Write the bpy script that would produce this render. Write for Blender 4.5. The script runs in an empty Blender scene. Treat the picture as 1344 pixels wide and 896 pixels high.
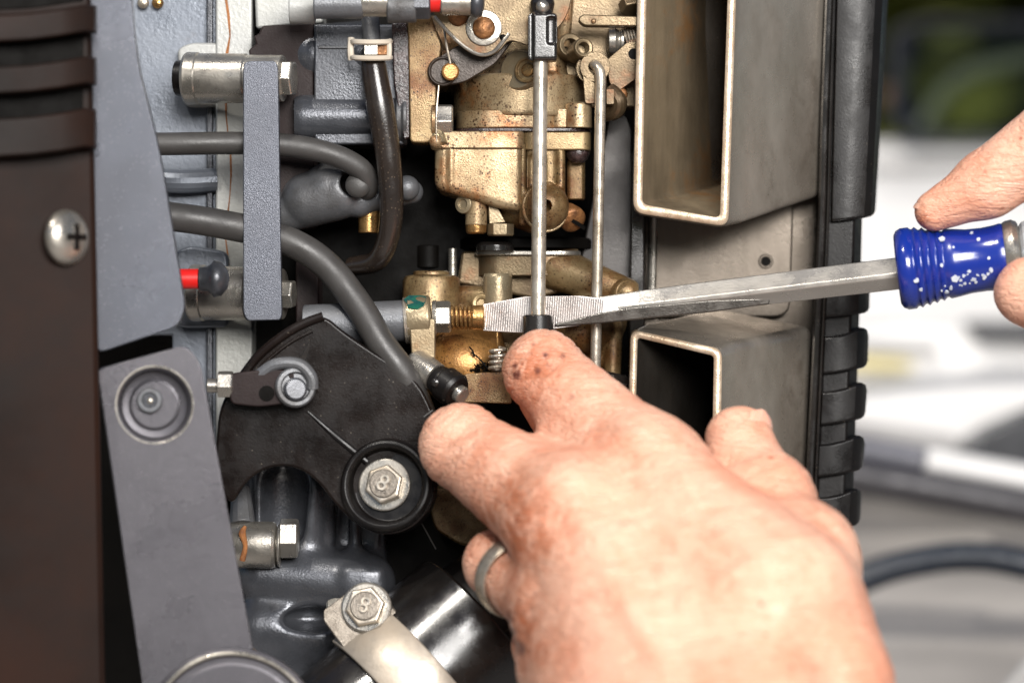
import bpy, bmesh, math, random
import numpy as np
from mathutils import Vector, Matrix, noise as mnoise

random.seed(7)
scene = bpy.context.scene
COL = scene.collection

# ------------------------------------------------------------------ camera
S = 0.000225          # metres per unit; one unit is one photo pixel at the focus distance
D = 4000.0            # camera to focus plane, in units
cam_data = bpy.data.cameras.new("camera")
cam = bpy.data.objects.new("camera", cam_data)
COL.objects.link(cam)
cam.location = (0, -D * S, 0)
cam.rotation_euler = (math.radians(90), 0, 0)
cam_data.sensor_width = 36
cam_data.lens = 36 * D / 1344
cam_data.clip_start = 0.02
cam_data.clip_end = 500
cam_data.dof.use_dof = True
cam_data.dof.focus_distance = (D + 10) * S
cam_data.dof.aperture_fstop = 6.3
scene.camera = cam
scene.render.resolution_x = 1024
scene.render.resolution_y = 682

# ------------------------------------------------------------------ sky, sun, flash
SUN_EL, SUN_AZ = math.radians(52), math.radians(-34)     # azimuth measured from behind the camera, + to the right
world = bpy.data.worlds.new("World")
scene.world = world
world.use_nodes = True
wn = world.node_tree
bg = wn.nodes["Background"]
sky = wn.nodes.new("ShaderNodeTexSky")
sky.sky_type = 'NISHITA'
sky.sun_disc = False
sky.sun_elevation = SUN_EL
sky.sun_rotation = math.radians(180) - SUN_AZ
wn.links.new(sky.outputs[0], bg.inputs[0])
bg.inputs[1].default_value = 0.05

def lamp(name, kind, energy, col, loc=None, target=(0, 0, 0), size=None, size_y=None, angle=None):
    ld = bpy.data.lights.new(name, kind)
    ld.energy = energy
    ld.color = col
    if size: ld.shape = 'RECTANGLE'; ld.size = size; ld.size_y = size_y or size
    if angle is not None: ld.angle = angle
    o = bpy.data.objects.new(name, ld)
    COL.objects.link(o)
    o.location = loc
    o.rotation_euler = (Vector(target) - Vector(loc)).to_track_quat('-Z', 'Y').to_euler()
    return o
sd = Vector((math.sin(SUN_AZ) * math.cos(SUN_EL), -math.cos(SUN_AZ) * math.cos(SUN_EL), math.sin(SUN_EL)))
lamp("sun", 'SUN', 1.7, (1.0, 0.95, 0.87), loc=sd * 5, angle=math.radians(2.5))
lamp("flash_softbox", 'AREA', 45, (1.0, 0.97, 0.935), loc=(0.36, -1.42, 0.50), target=(0.0, 0, -0.02), size=0.8, size_y=0.6)

vs = scene.view_settings
vs.view_transform = 'Standard'
vs.look = 'None'
vs.exposure = 0.0
vs.gamma = 1.0
vs.use_curve_mapping = False
scene.cycles.max_bounces = 6
scene.cycles.caustics_reflective = False
scene.cycles.caustics_refractive = False

# ------------------------------------------------------------------ helpers
def W(px, py, d=0.0):
    """point seen at photo pixel (px, py), d units behind the focus plane (units, not metres)"""
    k = 1 + d / D
    return Vector(((px - 672) * k, d, (448 - py) * k))

def hexcol(h):
    h = h.lstrip('#')
    out = []
    for i in (0, 2, 4):
        v = int(h[i:i+2], 16) / 255
        out.append(v / 12.92 if v <= 0.04045 else ((v + 0.055) / 1.055) ** 2.4)
    return tuple(out)

def material(name, col, rough=0.5, metal=0.0, var=None, var_amt=0.5, var_scale=60, var_stretch=(1, 1, 1),
             speck=None, speck_scale=900, speck_size=0.22, speck_amt=0.8, bump=0.15, bump_scale=1500, bump_stretch=(1, 1, 1),
             rough_var=0.12, dirt=None, dirt_scale=45, dirt_lo=0.5, dirt_hi=0.65, dirt_amt=0.8, coat=0.0, spec=0.5, sss=0.0, fine=0.0):
    """painted or bare metal, rubber, plastic: base colour + broad tone variation + dirt patches + specks + fine relief"""
    m = bpy.data.materials.new(name)
    m.use_nodes = True
    nt = m.node_tree
    N, L = nt.nodes, nt.links
    b = N["Principled BSDF"]
    b.inputs["Metallic"].default_value = metal
    b.inputs["Specular IOR Level"].default_value = spec
    b.inputs["Coat Weight"].default_value = coat
    b.inputs["Coat Roughness"].default_value = 0.2
    tc = N.new("ShaderNodeTexCoord")
    def mapping(st):
        mp = N.new("ShaderNodeMapping")
        mp.inputs["Scale"].default_value = st
        L.new(tc.outputs["Object"], mp.inputs[0])
        return mp.outputs[0]
    def nz(scale, st=(1, 1, 1), det=5, r=0.6):
        n = N.new("ShaderNodeTexNoise")
        n.inputs["Scale"].default_value = scale
        n.inputs["Detail"].default_value = det
        n.inputs["Roughness"].default_value = r
        L.new(mapping(st), n.inputs["Vector"])
        return n.outputs[0]
    def rmp(sock, lo, hi, a=0.0, c=1.0):
        r = N.new("ShaderNodeMapRange")
        r.interpolation_type = 'SMOOTHSTEP'
        r.inputs[1].default_value = lo; r.inputs[2].default_value = hi
        r.inputs[3].default_value = a; r.inputs[4].default_value = c
        L.new(sock, r.inputs[0])
        return r.outputs[0]
    def mix(fac, a, c):
        x = N.new("ShaderNodeMix"); x.data_type = 'RGBA'
        L.new(fac, x.inputs[0])
        for k, v in ((6, a), (7, c)):
            if isinstance(v, tuple): x.inputs[k].default_value = (*v, 1)
            else: L.new(v, x.inputs[k])
        return x.outputs[2]
    cur = tuple(col)
    v2 = tuple(var) if var else tuple(min(1, c * 0.62) for c in col)
    cur = mix(rmp(nz(var_scale, var_stretch, 6, 0.65), 0.32, 0.7, 0, var_amt), cur, v2)
    if dirt:
        cur = mix(rmp(nz(dirt_scale, (1, 1, 1), 8, 0.7), dirt_lo, dirt_hi, 0, dirt_amt), cur, tuple(dirt))
    if speck:
        vo = N.new("ShaderNodeTexVoronoi")
        vo.inputs["Scale"].default_value = speck_scale
        L.new(mapping((1, 1, 1)), vo.inputs["Vector"])
        s1 = rmp(vo.outputs["Distance"], speck_size * 0.6, speck_size, 1, 0)
        g = rmp(nz(speck_scale * 0.16), 0.42, 0.6, 0, speck_amt)
        mu = N.new("ShaderNodeMath"); mu.operation = 'MULTIPLY'
        L.new(s1, mu.inputs[0]); L.new(g, mu.inputs[1])
        cur = mix(mu.outputs[0], cur, tuple(speck))
        if fine:
            vf = N.new("ShaderNodeTexVoronoi")
            vf.inputs["Scale"].default_value = speck_scale * 1.9
            L.new(mapping((1, 1, 1)), vf.inputs["Vector"])
            s2 = rmp(vf.outputs["Distance"], 0.18, 0.34, 1, 0)
            g2 = rmp(nz(speck_scale * 0.07, (1, 1, 1), 4), 0.4, 0.56, 0.08, fine)
            m2 = N.new("ShaderNodeMath"); m2.operation = 'MULTIPLY'
            L.new(s2, m2.inputs[0]); L.new(g2, m2.inputs[1])
            cur = mix(m2.outputs[0], cur, tuple(speck))
    L.new(cur, b.inputs["Base Color"])
    L.new(rmp(nz(var_scale * 2.3), 0.3, 0.7, max(0.03, rough - rough_var), min(1, rough + rough_var)), b.inputs["Roughness"])
    if bump > 0:
        bp = N.new("ShaderNodeBump")
        bp.inputs["Strength"].default_value = bump
        bp.inputs["Distance"].default_value = 0.0004
        L.new(nz(bump_scale, bump_stretch, 4, 0.6), bp.inputs["Height"])
        L.new(bp.outputs[0], b.inputs["Normal"])
    if sss:
        b.inputs["Subsurface Weight"].default_value = sss
        b.inputs["Subsurface Radius"].default_value = (1, 0.3, 0.15)
        b.inputs["Subsurface Scale"].default_value = 0.004
    return m

class MB:
    """collects shapes in view units; build() turns them into ONE mesh object"""
    def __init__(s): s.v = []; s.f = []
    def add(s, vs, fs):
        o = len(s.v); s.v += [Vector(v) for v in vs]; s.f += [tuple(i + o for i in f) for f in fs]
        return s
    def loft(s, loops, cap0=True, cap1=True, closed=True, ring=False):
        n = len(loops[0]); o = len(s.v)
        for lp in loops: s.v += [Vector(p) for p in lp]
        m = len(loops)
        for i in range(m if ring else m - 1):
            a, b2 = o + i * n, o + ((i + 1) % m) * n
            for j in range(n if closed else n - 1):
                k = (j + 1) % n
                s.f.append((a + j, a + k, b2 + k, b2 + j))
        if closed and not ring:
            if cap0: s.f.append(tuple(o + j for j in range(n))[::-1])
            if cap1: s.f.append(tuple(o + (m - 1) * n + j for j in range(n)))
        return s
    def prism(s, pts, d0, d1, shift=(0, 0)):
        """outline traced in the photo at depth d0, given real thickness back to d1"""
        a = [W(x, y, d0) for x, y in pts]
        b2 = [Vector((p.x, d1, p.z)) + Vector((shift[0], 0, shift[1])) for p in a]
        return s.loft([a, b2])
    def lathe(s, p, ax, prof, seg=28, ph=0.0, sq=1.0):
        """prof: (distance along ax, radius) pairs"""
        p = Vector(p); ax = Vector(ax).normalized()
        u = ax.orthogonal().normalized() if abs(ax.z) < 0.9 else ax.cross(Vector((0, 1, 0))).normalized()
        if abs(ax.z) < 0.9: u = ax.cross(Vector((0, 0, 1))).normalized()
        w = ax.cross(u).normalized()
        loops = []
        for t, r in prof:
            r = max(r, 0.02)
            loops.append([p + ax * t + (u * math.cos(ph + 2 * math.pi * i / seg) + w * math.sin(ph + 2 * math.pi * i / seg) * sq) * r for i in range(seg)])
        return s.loft(loops)
    def cyl(s, a, b2, r, r2=None, seg=28):
        a, b2 = Vector(a), Vector(b2)
        return s.lathe(a, b2 - a, [(0, r), ((b2 - a).length, r if r2 is None else r2)], seg)
    def hexa(s, p, ax, r, h, ph=0.3):
        return s.lathe(p, ax, [(0, r), (h - 2.2, r), (h, r * 0.9)], 6, ph)
    def ball(s, p, r, ax=(0, 0, 1), sq=1.0, n=12, seg=24):
        return s.lathe(p, ax, [(-math.cos(math.pi * i / n) * r * sq, math.sin(math.pi * i / n) * r) for i in range(n + 1)], seg)
    def tube(s, pts, r, seg=14, smooth=6, radii=None, flat=1.0, cap=True):
        pts = [Vector(p) for p in pts]
        if smooth and len(pts) > 2:
            q = [pts[0] * 2 - pts[1]] + pts + [pts[-1] * 2 - pts[-2]]
            rr = [None] * len(pts) if radii is None else radii
            out, ro = [], []
            for i in range(1, len(q) - 2):
                for k in range(smooth):
                    t = k / smooth
                    a, b2, c, d = q[i-1], q[i], q[i+1], q[i+2]
                    out.append(0.5 * ((2*b2) + (c-a)*t + (2*a-5*b2+4*c-d)*t*t + (3*b2-a-3*c+d)*t**3))
                    ro.append(r if radii is None else radii[i-1] * (1-t) + radii[i] * t)
            out.append(pts[-1]); ro.append(r if radii is None else radii[-1])
            pts, rad = out, ro
        else:
            rad = [r] * len(pts) if radii is None else radii
        loops = []; u = None
        for i, p in enumerate(pts):
            t = (pts[min(i+1, len(pts)-1)] - pts[max(i-1, 0)]).normalized()
            if u is None:
                u = t.cross(Vector((0, 1, 0)))
                if u.length < 0.1: u = t.cross(Vector((0, 0, 1)))
            u = (u - t * u.dot(t)).normalized()
            w = t.cross(u)
            loops.append([p + (u * math.cos(2*math.pi*j/seg) + w * math.sin(2*math.pi*j/seg) * flat) * rad[i] for j in range(seg)])
        return s.loft(loops, cap, cap)
    def coil(s, a, b2, R, r, turns, seg=8, per=14):
        a, b2 = Vector(a), Vector(b2); ax = (b2 - a).normalized()
        u = ax.orthogonal().normalized(); w = ax.cross(u)
        n = int(turns * per)
        return s.tube([a + (b2 - a) * (i / n) + (u * math.cos(2*math.pi*i/per) + w * math.sin(2*math.pi*i/per)) * R for i in range(n + 1)], r, seg, 0)
    def torus(s, c, ax, R, r, seg=36, ms=10, sq=1.0):
        c = Vector(c); ax = Vector(ax).normalized(); u = ax.orthogonal().normalized(); w = ax.cross(u)
        loops = []
        for i in range(seg):
            a = 2 * math.pi * i / seg; rd = u * math.cos(a) + w * math.sin(a)
            loops.append([c + rd * (R + r * math.cos(2*math.pi*j/ms)) + ax * r * sq * math.sin(2*math.pi*j/ms) for j in range(ms)])
        return s.loft(loops, ring=True)
    def box(s, c, hx, hy, hz):
        """c centre; hx, hy, hz half-extent vectors"""
        c, hx, hy, hz = map(Vector, (c, hx, hy, hz))
        lo = [c - hx - hy - hz, c + hx - hy - hz, c + hx + hy - hz, c - hx + hy - hz]
        return s.loft([lo, [p + hz * 2 for p in lo]])
    def rbox(s, c, hx, hy, hz, r=6, n=4):
        """box with its four edges along hz rounded"""
        c, hx, hy, hz = map(Vector, (c, hx, hy, hz))
        ex, ey = hx.normalized(), hy.normalized()
        lp = []
        for sx, sy, a0 in ((1, 1, 0), (-1, 1, 90), (-1, -1, 180), (1, -1, 270)):
            cc = ex * sx * (hx.length - r) + ey * sy * (hy.length - r)
            for k in range(n + 1):
                a = math.radians(a0 + 90 * k / n)
                lp.append(c + cc + ex * math.cos(a) * r + ey * math.sin(a) * r)
        return s.loft([[p - hz for p in lp], [p + hz for p in lp]])

def rounded(pts, r, n=4):
    """round the corners of a 2-D outline"""
    out = []
    m = len(pts)
    rs = r if isinstance(r, (list, tuple)) else [r] * m
    for i in range(m):
        p0, p, p1 = Vector((*pts[i-1], 0)), Vector((*pts[i], 0)), Vector((*pts[(i+1) % m], 0))
        a, b2 = (p0 - p), (p1 - p)
        q = min(rs[i], a.length * 0.45, b2.length * 0.45)
        A, B = p + a.normalized() * q, p + b2.normalized() * q
        if q < 0.5: out.append((p.x, p.y)); continue
        for k in range(n + 1):
            t = k / n
            c = A * (1-t)**2 + p * 2 * t * (1-t) + B * t * t
            out.append((c.x, c.y))
    return out

def link_mesh(name, verts, faces, mat, parent, origin, smooth_angle=40, bevel=0.0, bseg=2):
    me = bpy.data.meshes.new(name)
    o0 = Vector(origin)
    me.from_pydata([((Vector(v) - o0) * S)[:] for v in verts], [], faces)
    me.materials.append(mat)
    bm = bmesh.new(); bm.from_mesh(me)
    bmesh.ops.recalc_face_normals(bm, faces=bm.faces)
    bm.to_mesh(me); bm.free()
    me.polygons.foreach_set("use_smooth", [True] * len(me.polygons))
    me.set_sharp_from_angle(angle=math.radians(smooth_angle))
    ob = bpy.data.objects.new(name, me)
    COL.objects.link(ob)
    if parent: ob.parent = parent
    else: ob.location = o0 * S
    if bevel > 0:
        md = ob.modifiers.new("edge", 'BEVEL')
        md.width = bevel * S; md.segments = bseg; md.limit_method = 'ANGLE'; md.angle_limit = math.radians(38)
        md.harden_normals = True; md.use_clamp_overlap = True
    return ob

class Thing:
    def __init__(s, name, label, cat, at, group=None):
        s.o = bpy.data.objects.new(name, None)
        s.o.empty_display_size = 0.01
        COL.objects.link(s.o)
        s.at = Vector(at); s.o.location = s.at * S
        s.o['label'] = label; s.o['category'] = cat
        if group: s.o['group'] = group
    def part(s, name, mb, mat, bevel=1.2, parent=None, label=None, smooth=24, bseg=2):
        ob = link_mesh(name, mb.v, mb.f, mat, parent or s.o, s.at, smooth, bevel, bseg)
        if label: ob['label'] = label
        return ob

def single(name, label, cat, mb, mat, bevel=1.2, group=None, smooth=40):
    c = sum(mb.v, Vector()) / len(mb.v)
    ob = link_mesh(name, mb.v, mb.f, mat, None, c, smooth, bevel)
    ob['label'] = label; ob['category'] = cat
    if group: ob['group'] = group
    return ob

def copy_thing(root, shift, label=None):
    r = root.copy(); COL.objects.link(r); r.location = Vector(root.location) + Vector(shift) * S
    if label: r['label'] = label
    for ch in list(root.children):
        c = ch.copy(); COL.objects.link(c); c.parent = r
        for g in ch.children:
            e = g.copy(); COL.objects.link(e); e.parent = c
    return r

def text_mb(txt, centre, size, depth, yaw=0.0, roll=0.0, normal=None):
    """raised lettering facing the camera (or along normal)"""
    cu = bpy.data.curves.new("lettering", 'FONT')
    cu.body = txt; cu.size = size; cu.extrude = depth; cu.align_x = 'CENTER'; cu.align_y = 'CENTER'; cu.resolution_u = 3
    tmp = bpy.data.objects.new("lettering", cu); COL.objects.link(tmp)
    bpy.context.view_layer.update()
    me = bpy.data.meshes.new_from_object(tmp)
    n = Vector(normal if normal else (0, -1, 0)).normalized()
    x = Vector((0, 0, 1)).cross(n).normalized(); y = n.cross(x)
    Mx = Matrix((x, y, n)).transposed()
    R = Matrix.Rotation(roll, 3, 'Z')
    mb = MB()
    mb.add([Vector(centre) + Mx @ (R @ v.co) for v in me.vertices], [tuple(p.vertices) for p in me.polygons])
    bpy.data.objects.remove(tmp); bpy.data.curves.remove(cu); bpy.data.meshes.remove(me)
    return mb

# ---- smooth castings and hands: signed distance fields turned into one continuous skin
def surface_nets(fn, lo, hi, h):
    lo = np.array(lo, float); hi = np.array(hi, float)
    n = np.ceil((hi - lo) / h).astype(int) + 1
    ax = [(lo[i] + h * np.arange(n[i])).astype(np.float32) for i in range(3)]
    X, Y, Z = ax[0][:, None, None], ax[1][None, :, None], ax[2][None, None, :]
    F = np.broadcast_to(fn(X, Y, Z), tuple(n)).astype(np.float32)
    neg = F < 0
    c = np.zeros(tuple(n - 1), np.int8)
    sl = lambda a, k: slice(a, n[k] - 1 + a)
    for dx in (0, 1):
        for dy in (0, 1):
            for dz in (0, 1):
                c += neg[sl(dx, 0), sl(dy, 1), sl(dz, 2)]
    act = np.argwhere((c > 0) & (c < 8))
    idx = -np.ones(tuple(n - 1), np.int64)
    idx[act[:, 0], act[:, 1], act[:, 2]] = np.arange(len(act))
    acc = np.zeros((len(act), 3)); cnt = np.zeros(len(act))
    cor = [(a, b, d) for a in (0, 1) for b in (0, 1) for d in (0, 1)]
    for p in cor:
        for k in range(3):
            if p[k] == 0:
                q = list(p); q[k] = 1
                f0 = F[act[:, 0] + p[0], act[:, 1] + p[1], act[:, 2] + p[2]]
                f1 = F[act[:, 0] + q[0], act[:, 1] + q[1], act[:, 2] + q[2]]
                m = (f0 < 0) != (f1 < 0)
                t = np.where(m, f0 / np.where(m, f0 - f1, 1), 0)
                pos = np.tile(np.array(p, float), (len(act), 1)); pos[:, k] += t
                acc += pos * m[:, None]; cnt += m
    V = lo + (act + acc / np.maximum(cnt, 1)[:, None]) * h
    quads = []
    for k in range(3):
        a, b = [(1, 2), (2, 0), (0, 1)][k]
        s0 = [slice(None)] * 3; s1 = [slice(None)] * 3
        s0[k] = slice(0, -1); s1[k] = slice(1, None)
        e = np.argwhere(neg[tuple(s0)] != neg[tuple(s1)])
        ok = (e[:, a] > 0) & (e[:, b] > 0) & (e[:, a] < n[a] - 1) & (e[:, b] < n[b] - 1)
        e = e[ok]
        def g(da, db):
            q = e.copy(); q[:, a] -= da; q[:, b] -= db
            return idx[q[:, 0], q[:, 1], q[:, 2]]
        Q = np.stack([g(0, 0), g(1, 0), g(1, 1), g(0, 1)], 1)
        fl = neg[e[:, 0], e[:, 1], e[:, 2]]
        Q[~fl] = Q[~fl][:, ::-1]
        quads.append(Q)
    return V, np.concatenate(quads)

def sd_cone(P, a, b, ra, rb):
    a = np.array(a); b = np.array(b); d = b - a
    px, py, pz = P[0] - a[0], P[1] - a[1], P[2] - a[2]
    h = np.clip((px * d[0] + py * d[1] + pz * d[2]) / float(d @ d), 0, 1)
    return np.sqrt((px - h * d[0])**2 + (py - h * d[1])**2 + (pz - h * d[2])**2) - (ra + (rb - ra) * h)
def sd_ell(P, c, r, R=None):
    x, y, z = P[0] - c[0], P[1] - c[1], P[2] - c[2]
    if R is not None: x, y, z = [R[i][0] * x + R[i][1] * y + R[i][2] * z for i in range(3)]
    k0 = np.sqrt((x / r[0])**2 + (y / r[1])**2 + (z / r[2])**2)
    return (k0 - 1) * min(r)
def sd_box(P, c, hs, rd):
    q = [np.abs(P[i] - c[i]) - (hs[i] - rd) for i in range(3)]
    return np.sqrt(sum(np.maximum(t, 0)**2 for t in q)) + np.minimum(np.maximum(np.maximum(q[0], q[1]), q[2]), 0) - rd
def smin(a, b, k):
    h = np.clip(0.5 + 0.5 * (b - a) / k, 0, 1)
    return b + (a - b) * h - k * h * (1 - h)
def smax(a, b, k): return -smin(-a, -b, k)

def sdf_object(name, fn, lo, hi, h, mat, parent, origin, smooth_iter=0):
    V, Q = surface_nets(fn, lo, hi, h)
    V = (V - np.array(origin)) * S
    me = bpy.data.meshes.new(name)
    me.vertices.add(len(V)); me.vertices.foreach_set("co", V.astype(np.float32).ravel())
    me.loops.add(len(Q) * 4); me.loops.foreach_set("vertex_index", Q.astype(np.int32).ravel())
    me.polygons.add(len(Q)); me.polygons.foreach_set("loop_start", np.arange(len(Q), dtype=np.int32) * 4)
    me.polygons.foreach_set("use_smooth", [True] * len(Q))
    me.update(calc_edges=True); me.validate()
    me.materials.append(mat)
    ob = bpy.data.objects.new(name, me); COL.objects.link(ob)
    if parent: ob.parent = parent
    else: ob.location = Vector(origin) * S
    if smooth_iter:
        md = ob.modifiers.new("relax", 'SMOOTH'); md.factor = 0.5; md.iterations = smooth_iter
    return ob

FRONT = Vector((0, -1, 0)); RIGHT = Vector((1, 0, 0)); UP = Vector((0, 0, 1))
def dirv(x, y, z): return Vector((x, y, z)).normalized()

# ------------------------------------------------------------------ materials
M = {}
M['warm_reflection_plastic'] = material('warm_reflection_plastic', hexcol('#1a1513'), 0.45, 0.0, hexcol('#2c170d'), 0.8, 9, bump=0.08, spec=0.12)  # black plastic; its warm reflection is put into the brown base colour
M['grey_paint'] = material('grey_paint', hexcol('#50535b'), 0.34, 0.55, hexcol('#525257'), 0.5, 16, speck=hexcol('#9a9aa2'), speck_scale=1100, speck_amt=0.5, bump=0.3, bump_scale=3000)
M['arm_paint'] = material('arm_paint', hexcol('#575559'), 0.32, 0.6, hexcol('#49474c'), 0.5, 14, bump=0.3, bump_scale=3000, speck=hexcol('#8c898c'), speck_scale=1200, speck_amt=0.35)
M['block_paint'] = material('block_paint', hexcol('#757a82'), 0.38, 0.4, hexcol('#646a74'), 0.7, 28, dirt=hexcol('#5a4a3c'), dirt_scale=38, dirt_lo=0.6, dirt_hi=0.75, dirt_amt=0.6, bump=0.3, bump_scale=900)
M['pale_paint'] = material('pale_paint', hexcol('#a8a8a2'), 0.45, 0.2, hexcol('#98999a'), 0.6, 28, dirt=hexcol('#8a5a30'), dirt_scale=60, dirt_lo=0.63, dirt_hi=0.72, dirt_amt=0.8, bump=0.3, bump_scale=900)
M['rust'] = material('rust', hexcol('#a0683a'), 0.8, 0.0, hexcol('#5c3418'), 0.9, 200, bump=0.6)
M['maroon'] = material('maroon_plate', hexcol('#261c1b'), 0.55, 0.0, hexcol('#1c1515'), 0.6, 30, bump=0.2, spec=0.2)
M['silver'] = material('satin_silver', hexcol('#b4afa6'), 0.32, 0.85, hexcol('#8c857a'), 0.6, 60, dirt=hexcol('#5f4f3c'), dirt_scale=70, dirt_lo=0.58, dirt_hi=0.75, dirt_amt=0.6, bump=0.2)
M['bright'] = material('plated_steel', hexcol('#cfc6b8'), 0.34, 0.8, hexcol('#94836c'), 0.7, 120, speck=hexcol('#4a3828'), speck_scale=900, speck_amt=0.5, bump=0.12)
M['cable'] = material('grey_cable', hexcol('#343230'), 0.45, 0.0, hexcol('#3f3d3c'), 0.6, 60, bump=0.15)
M['hose'] = material('black_hose', hexcol('#201b18'), 0.22, 0.0, hexcol('#2e241c'), 0.5, 60, speck=hexcol('#6a5c4c'), speck_scale=800, speck_amt=0.5, bump=0.15, coat=0.3)
M['black'] = material('black_rubber', hexcol('#0c0a0a'), 0.36, 0.0, hexcol('#151210'), 0.6, 50, speck=hexcol('#7a7062'), speck_scale=450, speck_size=0.1, speck_amt=0.45, bump=0.12, spec=0.3)
M['black_gloss'] = material('black_gloss', hexcol('#161413'), 0.2, 0.0, hexcol('#231f1c'), 0.6, 50, speck=hexcol('#7a7062'), speck_scale=500, speck_size=0.1, speck_amt=0.5, bump=0.1, coat=0.3)
M['cam_black'] = material('cam_black', hexcol('#0e0a09'), 0.3, 0.0, hexcol('#1c1512'), 0.8, 36, speck=hexcol('#8a8072'), speck_scale=500, speck_size=0.11, speck_amt=0.4, bump=0.12, spec=0.2)
M['carb'] = material('carb_metal', hexcol('#a89474'), 0.3, 0.5, hexcol('#765f40'), 0.95, 50, dirt=hexcol('#824a1c'), dirt_scale=70, dirt_lo=0.48, dirt_hi=0.68, dirt_amt=0.85, fine=0.9, speck=hexcol('#3b2412'), speck_scale=820, speck_size=0.36, speck_amt=1.0, bump=0.28, bump_scale=2600)
M['carb_gold'] = material('carb_gold', hexcol('#947f5c'), 0.34, 0.45, hexcol('#614828'), 0.95, 50, dirt=hexcol('#5a3312'), dirt_scale=60, dirt_lo=0.46, dirt_hi=0.66, dirt_amt=0.85, fine=0.9, speck=hexcol('#2c190c'), speck_scale=820, speck_size=0.3, speck_amt=0.95, bump=0.28, bump_scale=2600)
M['carb_plain'] = material('carb_plain', hexcol('#9a8c72'), 0.34, 0.6, hexcol('#756248'), 0.8, 40, dirt=hexcol('#6e4a26'), dirt_scale=60, dirt_lo=0.58, dirt_hi=0.74, dirt_amt=0.7, bump=0.3)
M['brass'] = material('brass', hexcol('#b08a58'), 0.3, 0.85, hexcol('#7c5630'), 0.8, 120, speck=hexcol('#2e1c0e'), speck_scale=1300, speck_amt=0.6, bump=0.25)
M['copper'] = material('rusty_screw', hexcol('#9a6a40'), 0.5, 0.5, hexcol('#4a2c16'), 0.9, 260, bump=0.8, bump_scale=900)
M['box_dark'] = material('shaded_duct_inside', hexcol('#2c2823'), 0.5, 0.3, hexcol('#191613'), 0.9, 26, (1, 1, 0.25), bump=0.3)  # deep shade of the lower hollow put into a darker inside colour
M['gasket'] = material('gasket', hexcol('#1c1415'), 0.22, 0.0, hexcol('#4a3836'), 0.8, 500, bump=0.9, bump_scale=900, coat=0.5)
M['steel_box'] = material('oxidised_steel', hexcol('#b2a99d'), 0.3, 0.7, hexcol('#8b8175'), 0.95, 24, (1, 1, 0.6), dirt=hexcol('#584a3c'), dirt_scale=36, dirt_lo=0.52, dirt_hi=0.72, dirt_amt=0.6, speck=hexcol('#4c4238'), speck_scale=260, speck_size=0.08, speck_amt=0.6, bump=0.15)
M['steel_in'] = material('stained_steel', hexcol('#8a7a62'), 0.5, 0.4, hexcol('#4a4033'), 0.9, 26, (1, 1, 0.25), dirt=hexcol('#8e5f2c'), dirt_scale=34, dirt_lo=0.5, dirt_hi=0.7, dirt_amt=0.6, bump=0.3)
M['plate_steel'] = material('plate_steel', hexcol('#655d54'), 0.34, 0.7, hexcol('#463f37'), 0.9, 22, (1.6, 1, 0.35), speck=hexcol('#c0b8a8'), speck_scale=400, speck_size=0.07, speck_amt=0.4, bump=0.12)
M['linkage'] = material('linkage_metal', hexcol('#6f6048'), 0.34, 0.6, hexcol('#48392a'), 0.85, 40, dirt=hexcol('#6c4022'), dirt_scale=65, dirt_lo=0.52, dirt_hi=0.7, dirt_amt=0.7, bump=0.25)
M['dome'] = material('rusty_dome', hexcol('#a87c48'), 0.34, 0.5, hexcol('#7c5020'), 0.9, 46, dirt=hexcol('#5a2c10'), dirt_scale=50, dirt_lo=0.48, dirt_hi=0.66, dirt_amt=0.8, speck=hexcol('#22130a'), speck_scale=900, speck_size=0.3, bump=0.3, fine=0.9)
M['brown_cast'] = material('brown_cast', hexcol('#41372f'), 0.38, 0.35, hexcol('#2a221c'), 0.8, 40, speck=hexcol('#1c120c'), speck_scale=900, speck_size=0.3, bump=0.25, fine=0.8)
M['shield'] = material('shield_grey', hexcol('#4a4745'), 0.4, 0.4, hexcol('#343130'), 0.8, 24, bump=0.1)
M['bolt_grey'] = material('bolt_grey', hexcol('#8a8278'), 0.4, 0.7, hexcol('#5f574e'), 0.7, 300, bump=0.4)  # bolt metal darkened: shade around the raised figures put into the face colour
M['box_edge'] = material('cut_edge', hexcol('#e0cdb4'), 0.35, 0.6, hexcol('#a4805c'), 0.6, 160, bump=0.3)
M['dark_cast'] = material('dark_casting', hexcol('#54565b'), 0.3, 0.5, hexcol('#3a3b3f'), 0.7, 30, dirt=hexcol('#1b1a1a'), dirt_scale=40, dirt_lo=0.5, dirt_hi=0.7, dirt_amt=0.6, speck=hexcol('#8f8f90'), speck_scale=600, speck_size=0.1, speck_amt=0.5, bump=0.3, coat=0.15)
M['mid_cast'] = material('mid_casting', hexcol('#6a6c70'), 0.42, 0.4, hexcol('#4a4846'), 0.8, 34, dirt=hexcol('#2c2520'), dirt_scale=45, dirt_lo=0.52, dirt_hi=0.7, dirt_amt=0.7, speck=hexcol('#a8a49c'), speck_scale=700, speck_size=0.12, speck_amt=0.5, bump=0.35)
M['shade_grime_black'] = material('shade_and_grime_black', hexcol('#0d0b09'), 0.6, 0.0, hexcol('#070605'), 0.9, 40, bump=0.2, spec=0.08)  # near-black carrying the shade of gaps, holes and slots; debris shares it
M['red'] = material('red_sleeve', hexcol('#d8201c'), 0.35, 0.0, hexcol('#b01410'), 0.5, 60, bump=0.05)
M['green'] = material('green_paint_mark', hexcol('#1c5a48'), 0.35, 0.1, hexcol('#14283c'), 0.9, 400, bump=0.2)
M['beige_clip'] = material('beige_plastic', hexcol('#cbc0b0'), 0.4, 0.0, hexcol('#aa9c88'), 0.5, 80, bump=0.1)
M['blue'] = material('blue_handle', hexcol('#0f2880'), 0.2, 0.0, hexcol('#0f2474'), 0.5, 40, bump=0.06, coat=0.5)
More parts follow.
